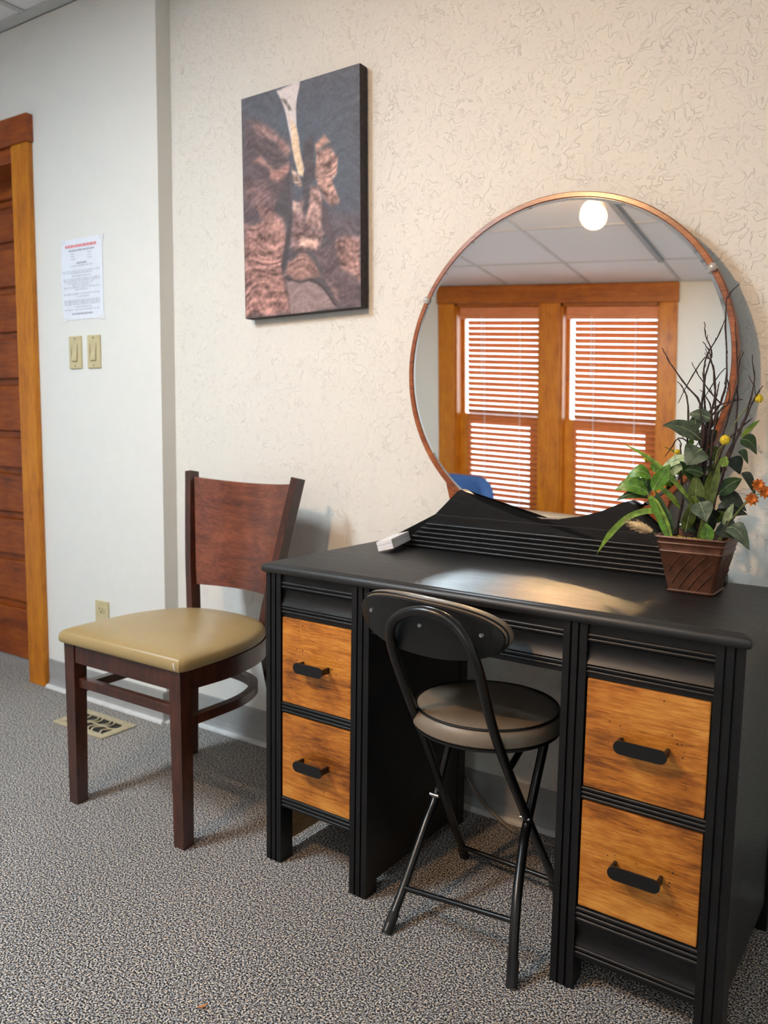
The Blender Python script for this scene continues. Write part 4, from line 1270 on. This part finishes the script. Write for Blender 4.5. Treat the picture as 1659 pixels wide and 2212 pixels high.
# ------------------------------------------------------------------ potted arrangement
RZ = Matrix.Rotation(DR, 3, 'Z')
PB = RZ @ Vector((.938, -.224, H_))
plant = thing('potted_arrangement', 'copper square pot of artificial leaves, twigs and small flowers on the desk', 'plant', tuple(PB))
def sq(hx, z, r=.008, n=3):
    pts = []
    for sx_, sy_, a0 in ((1, 1, 0), (-1, 1, PI / 2), (-1, -1, PI), (1, -1, 1.5 * PI)):
        for k in range(n + 1):
            a = a0 + PI / 2 * k / n
            v = RZ @ Vector((sx_ * (hx - r) + r * math.cos(a), sy_ * (hx - r) + r * math.sin(a), 0))
            pts.append((PB.x + v.x, PB.y + v.y, PB.z + z))
    return pts
h0, h1, ph = .0465, .069, .118
hx = lambda z: h0 + (h1 - h0) * z / ph
bm = B()
lev = [(h0 - .006, 0), (h0, .001), (h0 + .002, .004), (h0, .007)]
lev += [(hx(.086), .086), (hx(.088) + .0018, .0885), (hx(.091), .091), (hx(.103), .103), (hx(.105) + .0018, .1055), (hx(.108), .108), (hx(ph) + .001, ph - .002), (hx(ph) + .004, ph), (hx(ph) + .003, ph + .003), (hx(ph) - .003, ph + .002), (hx(.1) - .005, .098)]
loft(bm, [sq(a, z) for a, z in lev]); pot = obj('pot', bm, 'copper_pot', plant, smooth=True)
# slanting ridges pressed into the four faces
for side in range(4):
    R4 = Matrix.Rotation(DR + side * PI / 2, 3, 'Z')
    for k in range(6):
        u0 = -1.35 + k * .42
        pts = []
        for q in range(9):
            t = q / 8
            u = u0 + 1.05 * t
            z = .010 + .073 * t
            if -.93 < u < .93:
                pts.append(PB + R4 @ Vector((u * (hx(z) - .004), -hx(z) - .0002, z)))
        if len(pts) > 2:
            bm = B(); tube(bm, pts, .0010, 6); obj('ridge', bm, 'copper_pot', pot, smooth=True)
bm = B()
loft(bm, [sq(hx(.098) - .006, .092), sq(hx(.098) - .006, .104)]); obj('soil', bm, 'soil', plant)
bm = B()
rr = random.Random(11)
for _ in range(160):
    v = RZ @ Vector((rr.uniform(-.05, .02), rr.uniform(-.058, -.02), 0))
    c = PB + v + Vector((0, 0, .108 + rr.uniform(0, .008)))
    s = rr.uniform(.0018, .0034)
    q = [bm.verts.new(c + Vector(d) * s) for d in ((1, 0, 0), (-1, 0, 0), (0, 1, 0), (0, -1, 0), (0, 0, 1), (0, 0, -1))]
    for a, b, c2 in ((0, 2, 4), (2, 1, 4), (1, 3, 4), (3, 0, 4), (2, 0, 5), (1, 2, 5), (3, 1, 5), (0, 3, 5)):
        bm.faces.new((q[a], q[b], q[c2]))
o = obj('moss', bm, 'moss', plant); o['kind'] = 'stuff'

VIEW = Vector((.45, -.85, .25)).normalized()
def leaf_mesh(base, tip, width, sag, roll, kind='leaf'):
    base, tip = Vector(base), Vector(tip)
    ax_ = tip - base
    L = ax_.length
    T = ax_.normalized()
    N = (VIEW - T * VIEW.dot(T))
    if N.length < .2:
        N = Vector((0, 0, 1)) - T * T.z
    N = Matrix.Rotation(math.radians(roll), 3, T) @ N.normalized()
    S = T.cross(N)
    bm = B()
    rows_ = []
    K = 9
    for i in range(K + 1):
        t = i / K
        w = width * .5 * (math.sin(PI * t ** .72) ** .85 if 0 < t < 1 else 0) + .0004
        c = base + ax_ * t + Vector((0, 0, 1)) * sag * 4 * t * (1 - t) * .7 - N * (sag * 1.2 * t * t)
        fold = .22
        wav = .06 * width * math.sin(t * 9 + width * 300)
        row = []
        for s, nn in ((-1, fold), (-.5, fold * .42), (0, 0), (.5, fold * .42), (1, fold)):
            row.append(c + S * (s * w) + N * (nn * w - .10 * w * s * s) + N * wav * s * s)
        rows_.append(row)
    for d in (0, -.0007):
        vv = [[bm.verts.new(p + N * d) for p in row] for row in rows_]
        for i in range(K):
            for j in range(4):
                bm.faces.new((vv[i][j], vv[i][j + 1], vv[i + 1][j + 1], vv[i + 1][j]))
        if d == 0:
            top = vv
    for i in range(K):
        for j in (0, 4):
            bm.faces.new((top[i][j], top[i + 1][j], vv[i + 1][j], vv[i][j]))
    return bm, [r[2] + N * .0005 for r in rows_]
for b, t_, w, m, sag, roll in LEAVES:
    bm, mid = leaf_mesh(b, t_, w, sag, roll)
    lf = obj('leaf', bm, m, plant, smooth=True)
    if w > .015:
        bm = B(); tube(bm, mid, lambda t: .0007 * (1.15 - t), 5); obj('midrib', bm, 'leaf_pale' if m != 'leaf_deep' else 'leaf_grey', lf)
rr = random.Random(21)
for k in range(16):
    a = rr.uniform(0, 2 * PI)
    z0 = rr.uniform(.125, .26)
    base_ = PB + Vector((rr.uniform(-.02, .025), rr.uniform(-.015, .02), z0))
    tip_ = base_ + Vector((math.cos(a) * rr.uniform(.02, .05), math.sin(a) * rr.uniform(.015, .035), rr.uniform(-.03, .05)))
    bm, mid = leaf_mesh(base_, tip_, rr.uniform(.018, .03), .006, rr.uniform(-40, 40))
    obj('leaf', bm, rr.choice(('leaf_deep', 'leaf_dark', 'leaf_olive', 'leaf_deep')), plant, smooth=True)
for P, w, m in BLADES:
    path = crom(P, 5)
    bm = B()
    n_ = len(path)
    rings = []
    for i, p in enumerate(path):
        T = (path[min(i + 1, n_ - 1)] - path[max(i - 1, 0)]).normalized()
        N = (VIEW - T * VIEW.dot(T)).normalized()
        S = T.cross(N)
        t = i / (n_ - 1)
        ww = w * .5 * min(1, (1 - t) * 4 + .05) * (0.55 + .45 * min(1, t * 5))
        rings.append([p - S * ww + N * ww * .25, p + N * .0005, p + S * ww + N * ww * .25, p - N * .0008])
    loft(bm, rings); obj('blade_leaf', bm, m, plant, smooth=True)
rr = random.Random(5)
for P in TWIGS:
    P = [Vector(p) for p in P]
    path = crom(P, 4)
    path = [p + Vector((rr.uniform(-1, 1), rr.uniform(-1, 1), 0)) * .0012 for p in path]
    bm = B()
    tube(bm, path, lambda t: .0024 * (1 - t) + .0008 + (.0005 if int(t * 23) % 4 == 0 else 0), 6)
    # side shoots and buds
    for k in range(3, len(path) - 2, 4):
        T = (path[k + 1] - path[k - 1]).normalized()
        d = (T + Vector((rr.uniform(-1, 1), rr.uniform(-.6, .6), rr.uniform(0, .6)))).normalized()
        ln = rr.choice((.006, .009, .022))
        tube(bm, [path[k], path[k] + d * ln * .6, path[k] + d * ln + Vector((0, 0, .002))], .0009, 5, .0006)
    obj('twig', bm, 'twig_bark', plant, smooth=True)
for P in STEMS:
    bm = B(); tube(bm, crom(P, 4), .0011, 6); obj('stem', bm, 'stem_green', plant, smooth=True)
for c, r in YELLOW:
    c = Vector(c)
    bm = B()
    bmesh.ops.create_icosphere(bm, subdivisions=3, radius=r * .78)
    for v in bm.verts:
        v.co *= 1 + .30 * rr.random()
    bmesh.ops.translate(bm, verts=bm.verts, vec=c)
    obj('yellow_flower', bm, 'yellow_bloom', plant)
for c, r in ORANGE:
    c = Vector(c)
    fl = None
    for ring, (n_, tl_, ln) in enumerate(((9, .35, 1.0), (7, .9, .75))):
        for k in range(n_):
            a = 2 * PI * k / n_ + ring * .3
            e1 = VIEW.cross(Vector((0, 0, 1))).normalized(); e2 = e1.cross(VIEW)
            d = (e1 * math.cos(a) + e2 * math.sin(a)) + VIEW * tl_
            d = d.normalized() * r * ln
            bm, _ = leaf_mesh(c, c + d, r * .55, .001, 0)
            if fl is None:
                fl = obj('orange_flower', bm, 'orange_petal', plant)
            else:
                obj('petal', bm, 'orange_petal', fl)
a, b, r = Vector(TAIL[0]), Vector(TAIL[1]), TAIL[2]
bm = B()
tube(bm, crom([a, a.lerp(b, .35) + Vector((0, 0, .002)), a.lerp(b, .7), b], 5), lambda t: r * .62 * (math.sin(PI * min(1, .12 + t * .95)) ** .6 + .02), 12)
tail = obj('grass_tail', bm, 'tail_fluff', plant, smooth=True)
bm = B()
ax_ = (b - a).normalized()
for _ in range(170):
    t = rr.random()
    p = a.lerp(b, t)
    d = Vector((rr.gauss(0, 1), rr.gauss(0, 1), rr.gauss(0, 1)))
    d = (d - ax_ * d.dot(ax_)).normalized()
    s = p + d * r * .5 * math.sin(PI * min(1, .12 + t * .95))
    tube(bm, [s, s + (d * .7 + ax_ * .9) * r * rr.uniform(.5, .95)], .00022, 3)
o = obj('bristles', bm, 'tail_fluff', tail); o['kind'] = 'stuff'
